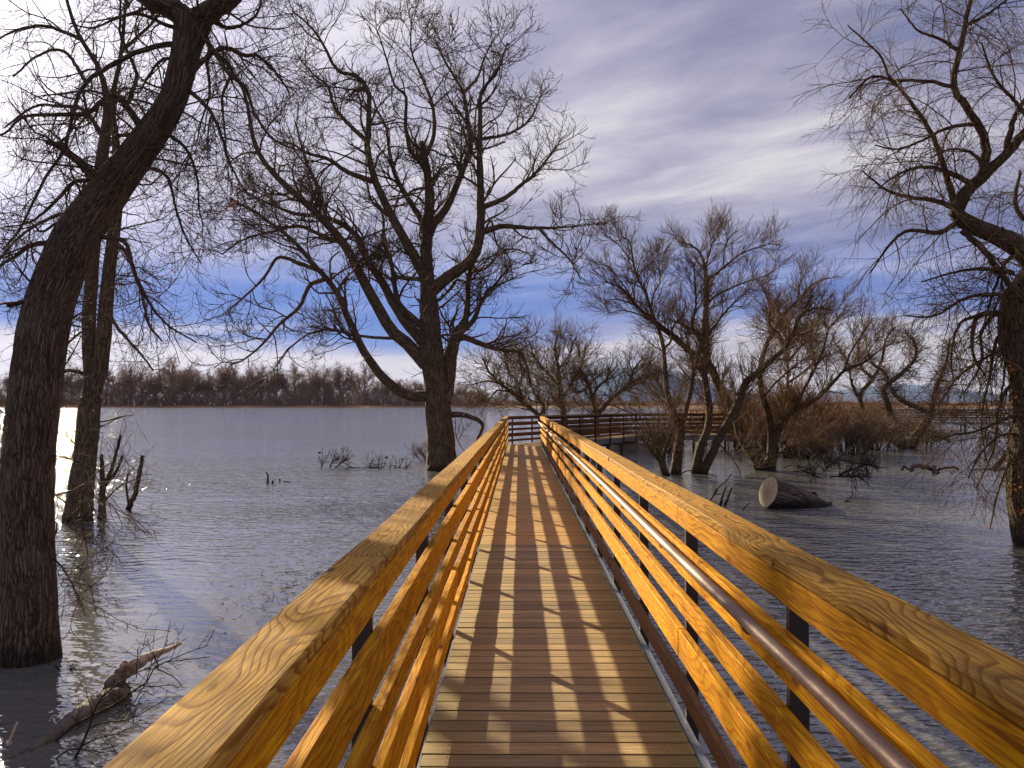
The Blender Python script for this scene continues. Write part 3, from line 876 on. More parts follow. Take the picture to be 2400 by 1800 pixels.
t.add([(212, 880), (150, 870), (120, 930), (130, 1000)], 5, 2)
t.add([(200, 190), (150, 120), (90, 130), (30, 180)], 5, 2)
t.add([(285, 120), (350, 60), (400, 0)], 5, 2)
tree_obj('twin_stemmed_tree', t, 'slim twin-stemmed bare tree in the water just behind the leaning trunk', 'tree', M_BARK, M_TWIG, [
    dict(n=130, length=1.5, ang=(30, 75), m=9, t0=0.15, jit=0.16, rk=0.5, rmax=0.02, rmin=0.006, droop=0.2, hook=0.3, up=0.05),
    dict(n=700, length=0.8, ang=(30, 70), m=7, t0=0.1, jit=0.14, rk=0.6, rmax=0.009, rmin=0.0042, droop=0.4, hook=0.4),
    dict(n=2200, length=0.42, ang=(25, 60), m=5, t0=0.1, jit=0.12, rk=0.7, rmax=0.005, rmin=0.0032, droop=0.3, hook=0.5),
    dict(src='limbs', n=420, length=0.6, ang=(50, 95), m=6, t0=0.05, jit=0.14, rk=0.2, rmax=0.005, rmin=0.0032, droop=0.5, hook=0.2),
], k=16, tk=(6, 4, 3, 3))
# snag stems beside it
t = Tree(18.4, 1.0, 0, 0, depth=0.1)
t.add([(238, 1225), (240, 1150), (238, 1065)], 10, 4, amp=0, attach=False)
t.add([(240, 1145), (262, 1100), (283, 1020)], 6, 3, amp=.1)
t.add([(250, 1130), (272, 1105), (286, 1070)], 5, 3)
t.add([(240, 1180), (280, 1140), (330, 1120)], 2, 1)
tree_obj('dead_snag', t, 'small forked dead snag beside the twin-stemmed tree', 'snag', M_BARK, M_TWIG, [
    dict(n=45, length=0.8, ang=(30, 75), m=8, t0=0.1, jit=0.14, rk=0.5, rmax=0.007, rmin=0.0045, up=.2, droop=0.2, hook=0.3),
    dict(n=150, length=0.35, ang=(30, 70), m=6, t0=0.1, jit=0.14, rk=0.6, rmax=0.003, rmin=0.0025, droop=0.2, hook=0.3)], k=10)
t = Tree(19.8, 1.0, 0, 0, depth=0.1)
t.add([(300, 1196), (318, 1150), (334, 1068)], 7, 4, amp=0, attach=False)
t.add([(302, 1185), (296, 1140), (300, 1110)], 3, 2)
tree_obj('leaning_stake', t, 'slanting dead stem poking from the water right of the forked snag', 'snag', M_BARK, M_TWIG, [
    dict(n=40, length=0.8, ang=(40, 85), m=8, t0=0.0, jit=0.16, rk=0.5, rmax=0.006, rmin=0.0042, up=.1, droop=0.3, hook=0.2),
    dict(n=120, length=0.35, ang=(30, 70), m=6, t0=0.1, jit=0.14, rk=0.6, rmax=0.003, rmin=0.0025, droop=0.2, hook=0.3)], k=10)

# ------------------------------------------------------------------ tree at the right edge
t = Tree(15.0, 1.0, 0, 0, depth=0.4)
t.add([(2450, 1310), (2432, 1250), (2412, 1170), (2408, 1080), (2418, 980), (2412, 880), (2394, 800), (2396, 740), (2418, 680), (2444, 630), (2470, 570)], 50, 35,
      amp=0.3, attach=False, big=True, rad=[62, 52, 47, 44, 44, 44, 48, 46, 44, 38, 30])
A_ = t.add
A_([(2440, 640), (2400, 588), (2330, 550), (2270, 524), (2242, 495), (2262, 450), (2300, 415), (2345, 375), (2385, 330), (2420, 280), (2430, 200)], 30, 8, amp=-.8, rad=[30, 25, 21, 19, 18, 15, 13, 11, 10, 8, 6])
A_([(2300, 415), (2310, 345), (2290, 290), (2265, 250), (2235, 205), (2250, 120), (2275, 0), (2290, -60)], 12, 4)
A_([(2240, 206), (2190, 192), (2135, 188), (2088, 184), (2065, 133), (2025, 94), (1986, 59)], 5, 1.6)
A_([(2245, 500), (2213, 392), (2190, 329), (2159, 274), (2119, 219), (2088, 188), (2040, 180), (1990, 230)], 9, 2)
A_([(2240, 490), (2190, 470), (2135, 462), (2080, 447), (2020, 400)], 7, 1.6)
A_([(2252, 515), (2200, 545), (2127, 541), (2080, 580), (2040, 640)], 7, 1.6)
A_([(2255, 540), (2307, 588), (2354, 650), (2394, 705)], 8, 6)
A_([(2276, 430), (2213, 400), (2158, 392), (2103, 410), (2060, 440)], 7, 1.6)
A_([(2355, 365), (2370, 300), (2390, 250), (2440, 180)], 9, 3)
A_([(2390, 745), (2330, 735), (2290, 745), (2278, 800), (2288, 850), (2310, 880)], 9, 2)
A_([(2330, 735), (2300, 780), (2300, 850), (2260, 920)], 5, 1.6)
A_([(2400, 800), (2350, 820), (2290, 850), (2240, 890), (2200, 950)], 5, 1.6)
A_([(2410, 960), (2360, 980), (2290, 1010), (2230, 1020), (2180, 1040)], 5, 1.5, amp=-.7)
A_([(2410, 1020), (2350, 1020), (2300, 1060), (2270, 1120)], 4, 1.4, amp=-.7)
A_([(2395, 700), (2330, 690), (2260, 700), (2190, 740), (2120, 740)], 6, 1.6)
A_([(2375, 640), (2300, 630), (2230, 640), (2160, 660)], 6, 1.6)
A_([(2250, 120), (2200, 90), (2150, 70), (2110, 20)], 5, 1.6)
A_([(2262, 60), (2320, 30), (2370, -10)], 5, 2)
A_([(2290, 290), (2220, 300), (2160, 330), (2100, 350), (2050, 340)], 5, 1.6)
A_([(2430, 300), (2380, 240), (2330, 180), (2300, 100)], 6, 2)
A_([(2445, 620), (2420, 540), (2380, 480), (2390, 400)], 10, 3)
A_([(2310, 400), (2280, 360), (2230, 350), (2180, 370)], 5, 1.6)
A_([(2390, 760), (2340, 790), (2320, 880), (2300, 980), (2310, 1080)], 5, 1.5)
A_([(2400, 690), (2360, 680), (2345, 760), (2355, 860), (2340, 960)], 5, 1.5)
A_([(2410, 900), (2370, 900), (2340, 960), (2330, 1050), (2290, 1140)], 5, 1.5)
A_([(2410, 1060), (2370, 1080), (2340, 1150), (2320, 1240)], 4, 1.4, amp=-.5)
A_([(2300, 735), (2250, 760), (2230, 830), (2235, 900)], 4, 1.4)
A_([(2400, 600), (2360, 610), (2330, 680), (2300, 780)], 5, 1.5)
tree_obj('twisted_tree', t, 'twisted bare tree at the right edge with hanging orange dead leaves', 'tree', M_BARKW, M_TWIGW, [
    dict(n=320, length=1.25, ang=(30, 75), m=9, t0=0.08, jit=0.10, rk=0.5, rmax=0.012, rmin=0.0045, droop=0.3, hook=0.05, up=0.0, rel=0.3),
    dict(n=1900, length=0.7, ang=(25, 60), m=7, t0=0.05, jit=0.08, rk=0.6, rmax=0.006, rmin=0.0034, droop=0.3, hook=0.0),
    dict(n=6000, length=0.36, ang=(20, 50), m=5, t0=0.05, jit=0.07, rk=0.7, rmax=0.0038, rmin=0.0027, droop=0.25, hook=0.0),
    dict(src='limbs', n=1000, length=0.95, ang=(50, 100), m=8, t0=0.02, jit=0.10, rk=0.15, rmax=0.005, rmin=0.003, droop=0.9, hook=0.0),
], k=16, bigk=56, tk=(6, 4, 3, 3),
    leaves=(330, 0.045, lambda e: (e[:, 0] > 6.2) & (e[:, 2] < 3.0), M_LEAF))

# ------------------------------------------------------------------ willows in the water right of the walk
S5 = (0.3797, 1380, 500)
W_LV = [
    dict(n=230, length=1.3, ang=(25, 60), m=8, t0=0.25, jit=0.09, rk=0.5, rmax=0.022, rmin=0.008, up=0.18, droop=0.0, hook=0.2),
    dict(n=1450, length=0.8, ang=(20, 50), m=7, t0=0.1, jit=0.08, rk=0.6, rmax=0.012, rmin=0.006, up=0.15, droop=0.05, hook=0.15),
    dict(n=5600, length=0.45, ang=(18, 45), m=5, t0=0.1, jit=0.07, rk=0.7, rmax=0.008, rmin=0.0048, up=0.1, droop=0.0, hook=0.15),
    dict(src='limbs', n=500, length=0.8, ang=(40, 80), m=6, t0=0.1, jit=0.10, rk=0.15, rmax=0.007, rmin=0.005, up=.1, droop=0.2, hook=0.1),
]
def lv(scale_n=1.0, **ov):
    out = []
    for d in W_LV:
        d = dict(d); d['n'] = int(d['n'] * scale_n); d.update(ov); out.append(d)
    return out

t = Tree(30.0, *S5, depth=0.3)
t.add([(535, 1640), (540, 1560), (555, 1450), (572, 1330)], 34, 24, amp=0, attach=False, rad=[42, 34, 29, 25])
t.add([(570, 1340), (540, 1260), (505, 1170), (480, 1080), (470, 950), (460, 820), (430, 720), (385, 600), (350, 480), (300, 400), (275, 300), (255, 180), (200, 140)], 21, 4, amp=1.0)
t.add([(572, 1335), (600, 1210), (630, 1100), (645, 980), (670, 890), (690, 790), (640, 700), (660, 560), (655, 430), (650, 300)], 17, 4, amp=-.8)
t.add([(470, 830), (505, 790), (520, 700), (580, 620), (600, 540)], 8, 3)
t.add([(385, 600), (400, 500), (440, 420), (430, 320)], 7, 2.5)
t.add([(300, 400), (350, 330), (420, 290)], 5, 2)
t.add([(275, 300), (220, 240), (170, 180), (110, 140)], 5, 2)
tree_obj('willow_tree', t, 'bare willow forking low into two thin upright stems nearest the boardwalk', 'tree', M_BARKW, M_TWIGW, lv(.55), k=12)

t = Tree(30.4, *S5, depth=0.3)
t.add([(655, 1620), (690, 1450), (735, 1330), (745, 1200), (725, 1080), (710, 980), (715, 880), (712, 780), (720, 660), (725, 560), (725, 420), (718, 340), (690, 250), (640, 200), (560, 180)], 27, 4,
      amp=0.6, attach=False, rad=[32, 27, 23, 22, 21, 20, 28, 27, 21, 18, 15, 11, 8, 6, 4])
t.add([(695, 1620), (780, 1440), (850, 1310), (920, 1180), (960, 1060), (1020, 1000), (1100, 930), (1210, 830), (1260, 740), (1320, 620), (1420, 580), (1500, 600)], 27, 4, amp=-1.2, attach=False, rad=[30, 26, 24, 24, 22, 20, 18, 15, 11, 8, 6, 4])
t.add([(725, 420), (800, 360), (860, 310), (940, 250), (1040, 210), (1120, 190)], 9, 2.5)
t.add([(725, 560), (800, 500), (880, 460), (980, 420), (1080, 390), (1160, 340)], 9, 2.5)
t.add([(718, 780), (780, 690), (850, 600), (930, 520), (1000, 470)], 10, 2.5)
t.add([(712, 760), (640, 720), (560, 680), (480, 650)], 13, 4)
t.add([(720, 330), (760, 200), (800, 120)], 6, 2.5)
t.add([(830, 330), (835, 240), (860, 150)], 5, 2)
t.add([(1210, 830), (1180, 750), (1120, 690), (1110, 620)], 7, 3)
t.add([(1225, 820), (1240, 760), (1340, 740), (1390, 710)], 7, 3)
t.add([(1260, 740), (1290, 650), (1350, 560), (1380, 480)], 7, 3)
t.add([(800, 1420), (860, 1480), (920, 1570), (940, 1620)], 5, 2.5, amp=-.6)
tree_obj('willow_tree', t, 'tall bare willow with two crossing trunks rising from one spot in the water', 'tree', M_BARKW, M_TWIGW, lv(1.0), k=12)

t = Tree(32.0, *S5, depth=0.3)
t.add([(1115, 1590), (1125, 1500), (1130, 1400), (1110, 1230), (1070, 1130), (1060, 1000), (1062, 930), (1100, 800), (1160, 700), (1210, 610), (1290, 540), (1380, 440), (1480, 400)], 34, 4,
      amp=0.5, attach=False, rad=[40, 32, 27, 23, 19, 17, 16, 14, 12, 10, 8, 6, 4])
t.add([(1060, 1585), (1040, 1520), (980, 1440), (930, 1350), (905, 1250), (850, 1150), (790, 1040), (745, 930), (680, 900), (600, 830), (520, 760), (430, 690), (370, 640), (280, 560), (200, 460), (100, 420)], 33, 4,
      amp=-1.6, attach=False, rad=[40, 36, 32, 28, 27, 26, 25, 24, 20, 19, 19, 17, 14, 10, 7, 4])
t.add([(1110, 740), (1120, 640), (1110, 540), (1060, 430)], 7, 3)
t.add([(1130, 1470), (1180, 1320), (1260, 1220), (1380, 1160), (1500, 1050), (1580, 970), (1700, 920), (1800, 840), (1890, 790)], 24, 3, amp=-1.0)
t.add([(1260, 1215), (1330, 1080), (1400, 950), (1450, 830), (1480, 720), (1560, 620)], 13, 3)
t.add([(1080, 1130), (1150, 1050), (1250, 960), (1350, 890), (1450, 840)], 8, 3)
t.add([(1575, 970), (1620, 850), (1680, 760), (1760, 640)], 8, 2.5)
t.add([(1140, 1500), (1230, 1440), (1300, 1420), (1380, 1380)], 7, 2.5)
t.add([(280, 560), (160, 530), (90, 560)], 6, 2)
t.add([(300, 590), (240, 480), (180, 400), (130, 330)], 7, 2)
t.add([(400, 670), (300, 620), (200, 600), (110, 620)], 6, 2)
t.add([(1400, 950), (1380, 850), (1340, 760)], 6, 3)
t.add([(1290, 540), (1300, 450), (1330, 380)], 6, 2)
t.add([(1480, 720), (1450, 640), (1440, 560)], 6, 2)
t.add([(1700, 920), (1740, 830), (1800, 760)], 6, 2)
for dx in (-60, -30, 30, 60, 90):
    t.add([(1110 + dx * .2, 1560), (1110 + dx * 1.2, 1440), (1110 + dx * 2.6, 1300), (1110 + dx * 3.2, 1180)], 5, 2)
tree_obj('willow_tree', t, 'broad fan-shaped bare willow standing behind the cut log', 'tree', M_BARKW, M_TWIGW, lv(1.35), k=12)

# short stump with shoots left of the forked willow
t = Tree(29.5, *S5, depth=0.3)
t.add([(480, 1625), (460, 1570), (440, 1510)], 24, 22, amp=0, attach=False)
for x in range(-5, 4):
    t.add([(455, 1560), (440 + x * 14, 1450), (430 + x * 38, 1300 - 14 * abs(x)), (425 + x * 52, 1180 + 10 * abs(x))], 5, 2)
tree_obj('pollard_stump', t, 'short stump sprouting thin shoots between the boardwalk and the willows', 'stump', M_BARKW, M_TWIGW, [
    dict(n=70, length=1.2, ang=(15, 50), m=8, t0=0.1, jit=0.08, rk=0.6, rmax=0.012, rmin=0.006, up=0.2),
    dict(n=420, length=0.7, ang=(20, 50), m=6, t0=0.1, jit=0.08, rk=0.6, rmax=0.008, rmin=0.005, up=0.1),
    dict(n=900, length=0.4, ang=(20, 50), m=5, t0=0.1, jit=0.08, rk=0.6, rmax=0.006, rmin=0.004, up=0.1)], k=10)

# crooked trees further right
t = Tree(47.0, 0.4973, 1300, 450, depth=0.2)
t.add([(1668, 1225), (1672, 1205), (1720, 1130), (1765, 1060), (1780, 1000), (1800, 920), (1830, 850), (1850, 780), (1857, 715)], 26, 4, amp=.5, attach=False, rad=[44, 28, 22, 18, 13, 11, 8, 6, 3])
t.add([(1655, 1215), (1600, 1100), (1570, 1000), (1550, 930), (1590, 890), (1650, 840), (1700, 780), (1700, 720), (1650, 660)], 22, 4, amp=-.5, rad=[24, 18, 14, 12, 11, 9, 8, 6, 3])
t.add([(1765, 1045), (1720, 1020), (1650, 990), (1600, 950), (1560, 860), (1500, 810), (1480, 760)], 13, 5, amp=.6)
t.add([(1660, 1215), (1740, 1170), (1800, 1150), (1860, 1180)], 10, 3)
t.add([(1640, 1210), (1560, 1160), (1500, 1180), (1450, 1200)], 10, 3)
tree_obj('crooked_tree', t, 'crooked bare tree with bottlebrush twigs in front of the distant boardwalk', 'tree', M_BARKW, M_TWIGG, [
    dict(n=420, length=1.0, ang=(45, 85), m=7, t0=0.15, jit=0.12, rk=0.5, rmax=0.02, rmin=0.009, up=0.05, rel=0.25),
    dict(n=2000, length=0.55, ang=(25, 60), m=5, t0=0.1, jit=0.1, rk=0.6, rmax=0.011, rmin=0.007),
    dict(src='limbs', n=1600, length=0.9, ang=(50, 95), m=6, t0=0.1, jit=0.12, rk=0.3, rmax=0.012, rmin=0.007)], k=12)
t = Tree(52.0, 0.4973, 1300, 450, depth=0.2)
t.add([(1450, 1190), (1460, 1060), (1440, 960), (1500, 880), (1540, 800), (1560, 700), (1600, 640)], 16, 4, amp=.5, attach=False)
t.add([(1445, 1000), (1400, 900), (1380, 800), (1330, 720)], 9, 3)
t.add([(1500, 880), (1440, 820), (1430, 740), (1450, 660)], 8, 3)
tree_obj('crooked_tree', t, 'small crooked bare tree rising out of the thicket behind the fan-shaped willow', 'tree', M_BARKW, M_TWIGG, [
    dict(n=200, length=1.3, ang=(35, 75), m=7, t0=0.15, jit=0.12, rk=0.5, rmax=0.02, rmin=0.009, up=0.1),
    dict(n=1300, length=0.7, ang=(25, 60), m=5, t0=0.1, jit=0.1, rk=0.6, rmax=0.011, rmin=0.007, up=.1)], k=12)

# trees beyond the bend of the walk
def bg_tree(Y, s, specs, label, n=1.0, zl=1.0):
    t = Tree(Y, *s, depth=0.3)
    for i, (pts, r0, r1) in enumerate(specs):
        t.add(pts, r0, r1, amp=(0 if i == 0 else None), attach=i > 0)
    tree_obj('bare_tree', t, label, 'tree', M_BARKW, M_TWIGW, [
        dict(n=int(150 * n), length=2.1 * zl, ang=(30, 65), m=8, t0=0.2, jit=0.11, rk=0.5, rmax=0.03, rmin=0.012, up=0.15),
        dict(n=int(900 * n), length=1.2 * zl, ang=(25, 55), m=6, t0=0.1, jit=0.1, rk=0.6, rmax=0.016, rmin=0.009, up=0.1),
        dict(n=int(2600 * n), length=0.65 * zl, ang=(20, 50), m=4, t0=0.1, jit=0.1, rk=0.7, rmax=0.011, rmin=0.007, up=0.1)], k=10, tk=(5, 3, 3))
S5b = (0.2712, 1100, 850)
bg_tree(54, S5b, [([(830, 720), (815, 450), (790, 330), (780, 180), (765, 20), (740, -110), (760, -250)], 40, 6),
                  ([(790, 330), (900, 150), (980, 0), (1000, -150)], 16, 5),
                  ([(780, 200), (650, 60), (560, -60), (520, -180)], 16, 5),
                  ([(770, 60), (860, -60), (900, -200)], 12, 5),
                  ([(800, 400), (720, 300), (700, 200), (600, 120)], 12, 5)],
        'upright bare tree behind the railing corner, directly over the walk end')
bg_tree(50, S5b, [([(1100, 740), (1095, 450), (1060, 300), (1040, 200), (1000, 110), (960, 60)], 34, 7),
                  ([(1100, 460), (1240, 300), (1380, 190), (1420, 60), (1500, -40)], 24, 5),
                  ([(1060, 300), (1120, 200), (1190, 140), (1200, 40)], 12, 5),
                  ([(1380, 190), (1480, 130), (1580, 90)], 10, 4),
                  ([(1040, 200), (940, 260), (880, 180)], 10, 4)],
        'low spreading bare tree behind the railing where the boardwalk bends')
bg_tree(46, S5b, [([(640, 800), (620, 500), (460, 340), (380, 260), (260, 180), (160, 60), (120, -40)], 30, 6),
                  ([(460, 340), (420, 180), (330, 60), (300, -80)], 13, 4),
                  ([(380, 260), (240, 240), (160, 330), (60, 340)], 10, 4),
                  ([(600, 470), (640, 380), (560, 260), (520, 120), (440, 20)], 13, 4),
                  ([(260, 180), (150, 160), (20, 190)], 8, 4)],
        'bare tree leaning left behind the railing corner at the walk end', .9)
bg_tree(58, S5b, [([(1750, 700), (1740, 420), (1700, 300), (1640, 180), (1600, 80)], 24, 6),
                  ([(1740, 420), (1820, 250), (1860, 100)], 14, 5),
                  ([(1700, 300), (1600, 260), (1540, 180)], 10, 4)],
        'thin bare tree seen behind the stems of the forked willow', .5)
bg_tree(50, (0.4973, 1300, 450), [([(1110, 1180), (1100, 960), (1095, 760), (1080, 640), (1060, 560)], 11, 3),
                  ([(1100, 800), (1180, 700), (1220, 620)], 6, 3), ([(1098, 740), (1020, 640), (1000, 560)], 6, 3),
                  ([(1100, 900), (1200, 830), (1300, 760)], 6, 3)],
        'upright bare tree rising through the thicket behind the fan-shaped willow', .8)

# ------------------------------------------------------------------ willow thicket: prototypes then copies
def shrub(name, label, cat, Y, u, spread, height, nst, mat, group=None, dens=1.0, seed=0):
    """multi-stemmed shrub: stems fan out of the water"""
    base = at(u, 946, Y); base[2] = -0.1
    P = []; Rr = []
    for i in range(nst):
        a = rng.uniform(0, 2 * math.pi); tl = rng.uniform(0.1, 1.0)
        b0 = base + np.array([math.cos(a), math.sin(a), 0]) * rng.uniform(0, .5) * spread
        top = b0 + np.array([math.cos(a) * spread * tl, math.sin(a) * spread * tl * .8, height * rng.uniform(.55, 1.0) * (1 - .25 * tl)])
        mid = (b0 + top) / 2 + np.array([math.cos(a), math.sin(a), 0]) * spread * -.1 + rng.normal(size=3) * .12
        q = catmull(np.array([b0, mid, top]), 12); q += rng.normal(size=q.shape) * .015 * height / 3
        P.append(q); Rr.append(np.linspace(.022, .008, 12) * rng.uniform(.7, 1.5))
    P = np.array(P); Rr = np.array(Rr)
    root = empty(name, (base[0], base[1], -0.1)); prop(root, label, cat, group)
    tb = Tubes(); tb.add(P, Rr, 5, cap=False); tb.build('stems', M_BARKW, root)
    tb = Tubes()
    c, cr = grow(P, Rr, int(nst * 9 * dens), height * .36, ang=(20, 55), m=6, t0=.08, jit=.1, rmax=.012, rmin=.008, up=.15)
    tb.add(c, cr, 3, cap=False)
    c2, cr2 = grow(c, cr, int(nst * 46 * dens), height * .20, ang=(20, 55), m=5, t0=.05, jit=.12, rmax=.008, rmin=.0065, up=.05)
    tb.add(c2, cr2, 3, cap=False)
    tb.build('twigs', mat, root)
    return root

def copy_thing(root, loc, rz, sc, label):
    r = root.copy(); C.objects.link(r); r.location = loc; r.rotation_euler = (0, 0, rz); r.scale = sc
    r['label'] = label
    for ch in root.children:
        c = ch.copy(); C.objects.link(c); c.parent = r
    return r

def px_ground(u, Y, z=-0.1):
    p = at(u, 946, Y); return (p[0], p[1], z)
bpy.context.view_layer.update()
red = shrub('willow_thicket_shrub', 'tall red-brown willow shrub filling the space behind the fan-shaped willow', 'shrub', 40, 1860, 1.9, 3.4, 34, M_TWIGR, 'willow shrubs in the flooded thicket')
grey = shrub('willow_thicket_shrub', 'low grey-brown shrub at the left foot of the crooked tree', 'shrub', 42, 1990, 1.7, 2.1, 34, M_TWIGG, 'willow shrubs in the flooded thicket', 1.2)
GR = 'willow shrubs in the flooded thicket'
for (u, Y, s, h, lab) in [
    (1790, 44, 1.0, 1.05, 'red-brown willow shrub just behind the trunk of the fan-shaped willow'),
    (1925, 43, 1.0, .95, 'red-brown willow shrub under the long right limb of the fan-shaped willow'),
    (1730, 47, 1.0, .85, 'red-brown willow shrub against the boardwalk behind the crossing trunks'),
    (1985, 50, 1.1, .80, 'red-brown shrub behind the low grey ones, left of the crooked tree'),
    (1850, 55, 1.2, .85, 'hazy red-brown shrub deepest in the thicket behind the fan-shaped willow'),
    (1650, 50, .9, .70, 'sparse red-brown shrub along the boardwalk behind the forked willow')]:
    copy_thing(red, px_ground(u, Y), rng.uniform(0, 6), (s, s, h), lab)
for (u, Y, s, h, lab) in [
    (2050, 46, 1.0, 1.0, 'grey-brown shrub directly left of the crooked tree base'),
    (1900, 39, .9, .65, 'low grey shrub in open water right of the fan-shaped willow'),
    (2165, 50, .9, .72, 'low dark shrub to the right of the crooked tree base'),
    (2100, 56, 1.1, 1.05, 'grey-brown shrub partly hidden behind the crooked tree'),
    (1560, 42, .7, .75, 'small grey shrub in front of the boardwalk left of the forked willow'),
    (1010, 37, .45, .42, 'small low shoot bush at the left foot of the large cottonwood')]:
    copy_thing(grey, px_ground(u, Y), rng.uniform(0, 6), (s, s, h), lab)
# ragged far wood right of the bend, standing in the flooded meadow
for i, (u, Y, s, h) in enumerate([(1700, 120, 1.6, 1.2), (1850, 110, 1.7, 1.3), (1960, 118, 1.8, 1.2), (2040, 125, 1.5, 1.0), (1780, 140, 2, 1.3), (2230, 150, 2.2, .7), (2330, 155, 2.0, .6)]):
    copy_thing(red if i % 2 else grey, px_ground(u, Y), rng.uniform(0, 6), (s, s, h), 'distant shrub of the flooded thicket in the hazy gap beyond the boardwalk loop')['group'] = 'distant shrubs beyond the boardwalk loop'

# ------------------------------------------------------------------ far shore wood
def far_proto(i, H, spread):
    P = []; Rr = []
    nt_ = 3
    K = [np.array([0, 0, 0.]), np.array([rng.normal() * .3, 0, H * .25]), np.array([rng.normal() * .6, rng.normal() * .4, H * .6]), np.array([rng.normal(), rng.normal() * .4, H * .95])]
    q = catmull(np.array(K), 14); P.append(q); Rr.append(np.linspace(.55, .12, 14))
    for k in range(11):
        a = rng.uniform(0, 2 * math.pi); zt = rng.uniform(.12, .5)
        b0 = q[int(zt * 13)]
        e = b0 + np.array([math.cos(a) * spread * rng.uniform(.5, 1), math.sin(a) * spread * .8, H * rng.uniform(.25, .5)])
        mid = (b0 + e) / 2 + np.array([math.cos(a), math.sin(a), -.3]) * spread * .18
        P.append(catmull(np.array([b0, mid, e]), 14)); Rr.append(np.linspace(.28, .08, 14))
    P = np.array(P); Rr = np.array(Rr)
    root = empty('far_tree', (0, 0, 0)); 
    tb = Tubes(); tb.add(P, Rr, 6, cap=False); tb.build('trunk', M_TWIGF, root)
    tb = Tubes()
    c, cr = grow(P, Rr, 240, H * .26, ang=(30, 70), m=6, t0=.25, jit=.14, rmax=.10, rmin=.06, up=.15, zmin=-9)
    tb.add(c, cr, 3, cap=False)
    c, cr = grow(c, cr, 1700, H * .14, ang=(25, 65), m=4, t0=.1, jit=.14, rmax=.06, rmin=.045, up=.1, zmin=-9)
    tb.add(c, cr, 3, cap=False)
    c, cr = grow(c, cr, 3000, H * .08, ang=(25, 65), m=3, t0=.1, jit=.14, rmax=.05, rmin=.035, up=.1, zmin=-9)
    tb.add(c, cr, 3, cap=False)
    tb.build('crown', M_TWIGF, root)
    return root
bpy.context.view_layer.update()
protos = [far_proto(i, 20, 7.5) for i in range(4)]
FY = 590
def far_h(u):
    pts = [(0, 80), (130, 95), (200, 88), (290, 98), (350, 85), (430, 100), (470, 75), (540, 92), (610, 84), (700, 92), (780, 88), (835, 84), (870, 78), (950, 62), (1020, 50), (1080, 52), (1200, 32), (1500, 28), (1700, 28), (2400, 20)]
    return float(np.interp(u, [p[0] for p in pts], [p[1] for p in pts]))
spec = {130: 'rounded bare tree on the far shore seen between the left trunks',
        445: 'tallest rounded bare tree on the far shore, left half of the lake',
        548: 'dark-limbed bare tree on the far shore below the tip of the lowest cottonwood branch',
        612: 'bare tree with dense round crown at the middle of the far shore wood',
        855: 'separate bare tree at the right end of the far wood, left of the cottonwood'}
us = sorted(list(spec) + [20, 70, 165, 205, 250, 290, 330, 370, 405, 485, 520, 580, 650, 690, 725, 760, 795, 905, 940, 975, 1010, 1050, 1090, 1130, 1175, 1220, 1265, 1310, 1355, 1400, 1445, 1490, 1540, 1590, 1640, 1690, 1745, 1800])
used = [False] * 4
for i, u in enumerate(us):
    k = i % 4
    hpx = far_h(u) * rng.uniform(.95, 1.2); Y = FY + rng.uniform(0, 30)
    H = hpx * Y / F; loc = px_ground(u, Y, 0.6); s = H / 20
    lab = spec.get(u, 'bare tree in the unbroken grey-brown wood along the far shore')
    g = 'bare trees along the far shore'
    if not used[k]:
        used[k] = True; r = protos[k]; r.location = loc; r.scale = (s, s, s); r['label'] = lab
    else:
        r = copy_thing(protos[k], loc, rng.uniform(-.5, .5) + (math.pi if rng.random() < .5 else 0), (s * rng.uniform(.9, 1.3), s, s), lab)
    r['category'] = 'tree'; r['group'] = g
# undergrowth below them
tb = Tubes()
n = 16000
u = rng.uniform(-100, 2500, n); Yb = FY + rng.uniform(-6, 25, n)
base = np.array([px_ground(a, b, 0.3) for a, b in zip(u, Yb)])
hh = np.array([far_h(a) for a in u]) * FY / F * rng.uniform(.15, .55, n)
P = np.stack([base, base + np.column_stack([rng.normal(size=n) * .8, rng.normal(size=n) * .6, hh * .55]), base + np.column_stack([rng.normal(size=n) * 1.8, rng.normal(size=n), hh])], 1)
tb.add(P, np.stack([np.full(n, .11), np.full(n, .09), np.full(n, .05)], 1), 3, cap=False)
c, cr = grow(P, np.full((n, 3), .07), 40000, 2.2, ang=(25, 70), m=3, t0=.2, rmax=.05, rmin=.04, zmin=-5)
tb.add(c, cr, 3, cap=False)
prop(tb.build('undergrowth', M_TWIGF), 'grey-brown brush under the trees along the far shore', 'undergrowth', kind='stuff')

# ------------------------------------------------------------------ drift and debris
def rough_disp(amp, f):
    def d(rad, A):
        out = rad.copy().ravel(); AA = A.reshape(-1, 3)
        for i in range(len(out)):
            x, y, z = AA[i]; out[i] *= 1 + amp * (mn.noise((x * f, y * f, z * f * .3)) + .5 * mn.noise((x * f * 3, y * f * 3, z * f)))
        return out.reshape(rad.shape)
    return d

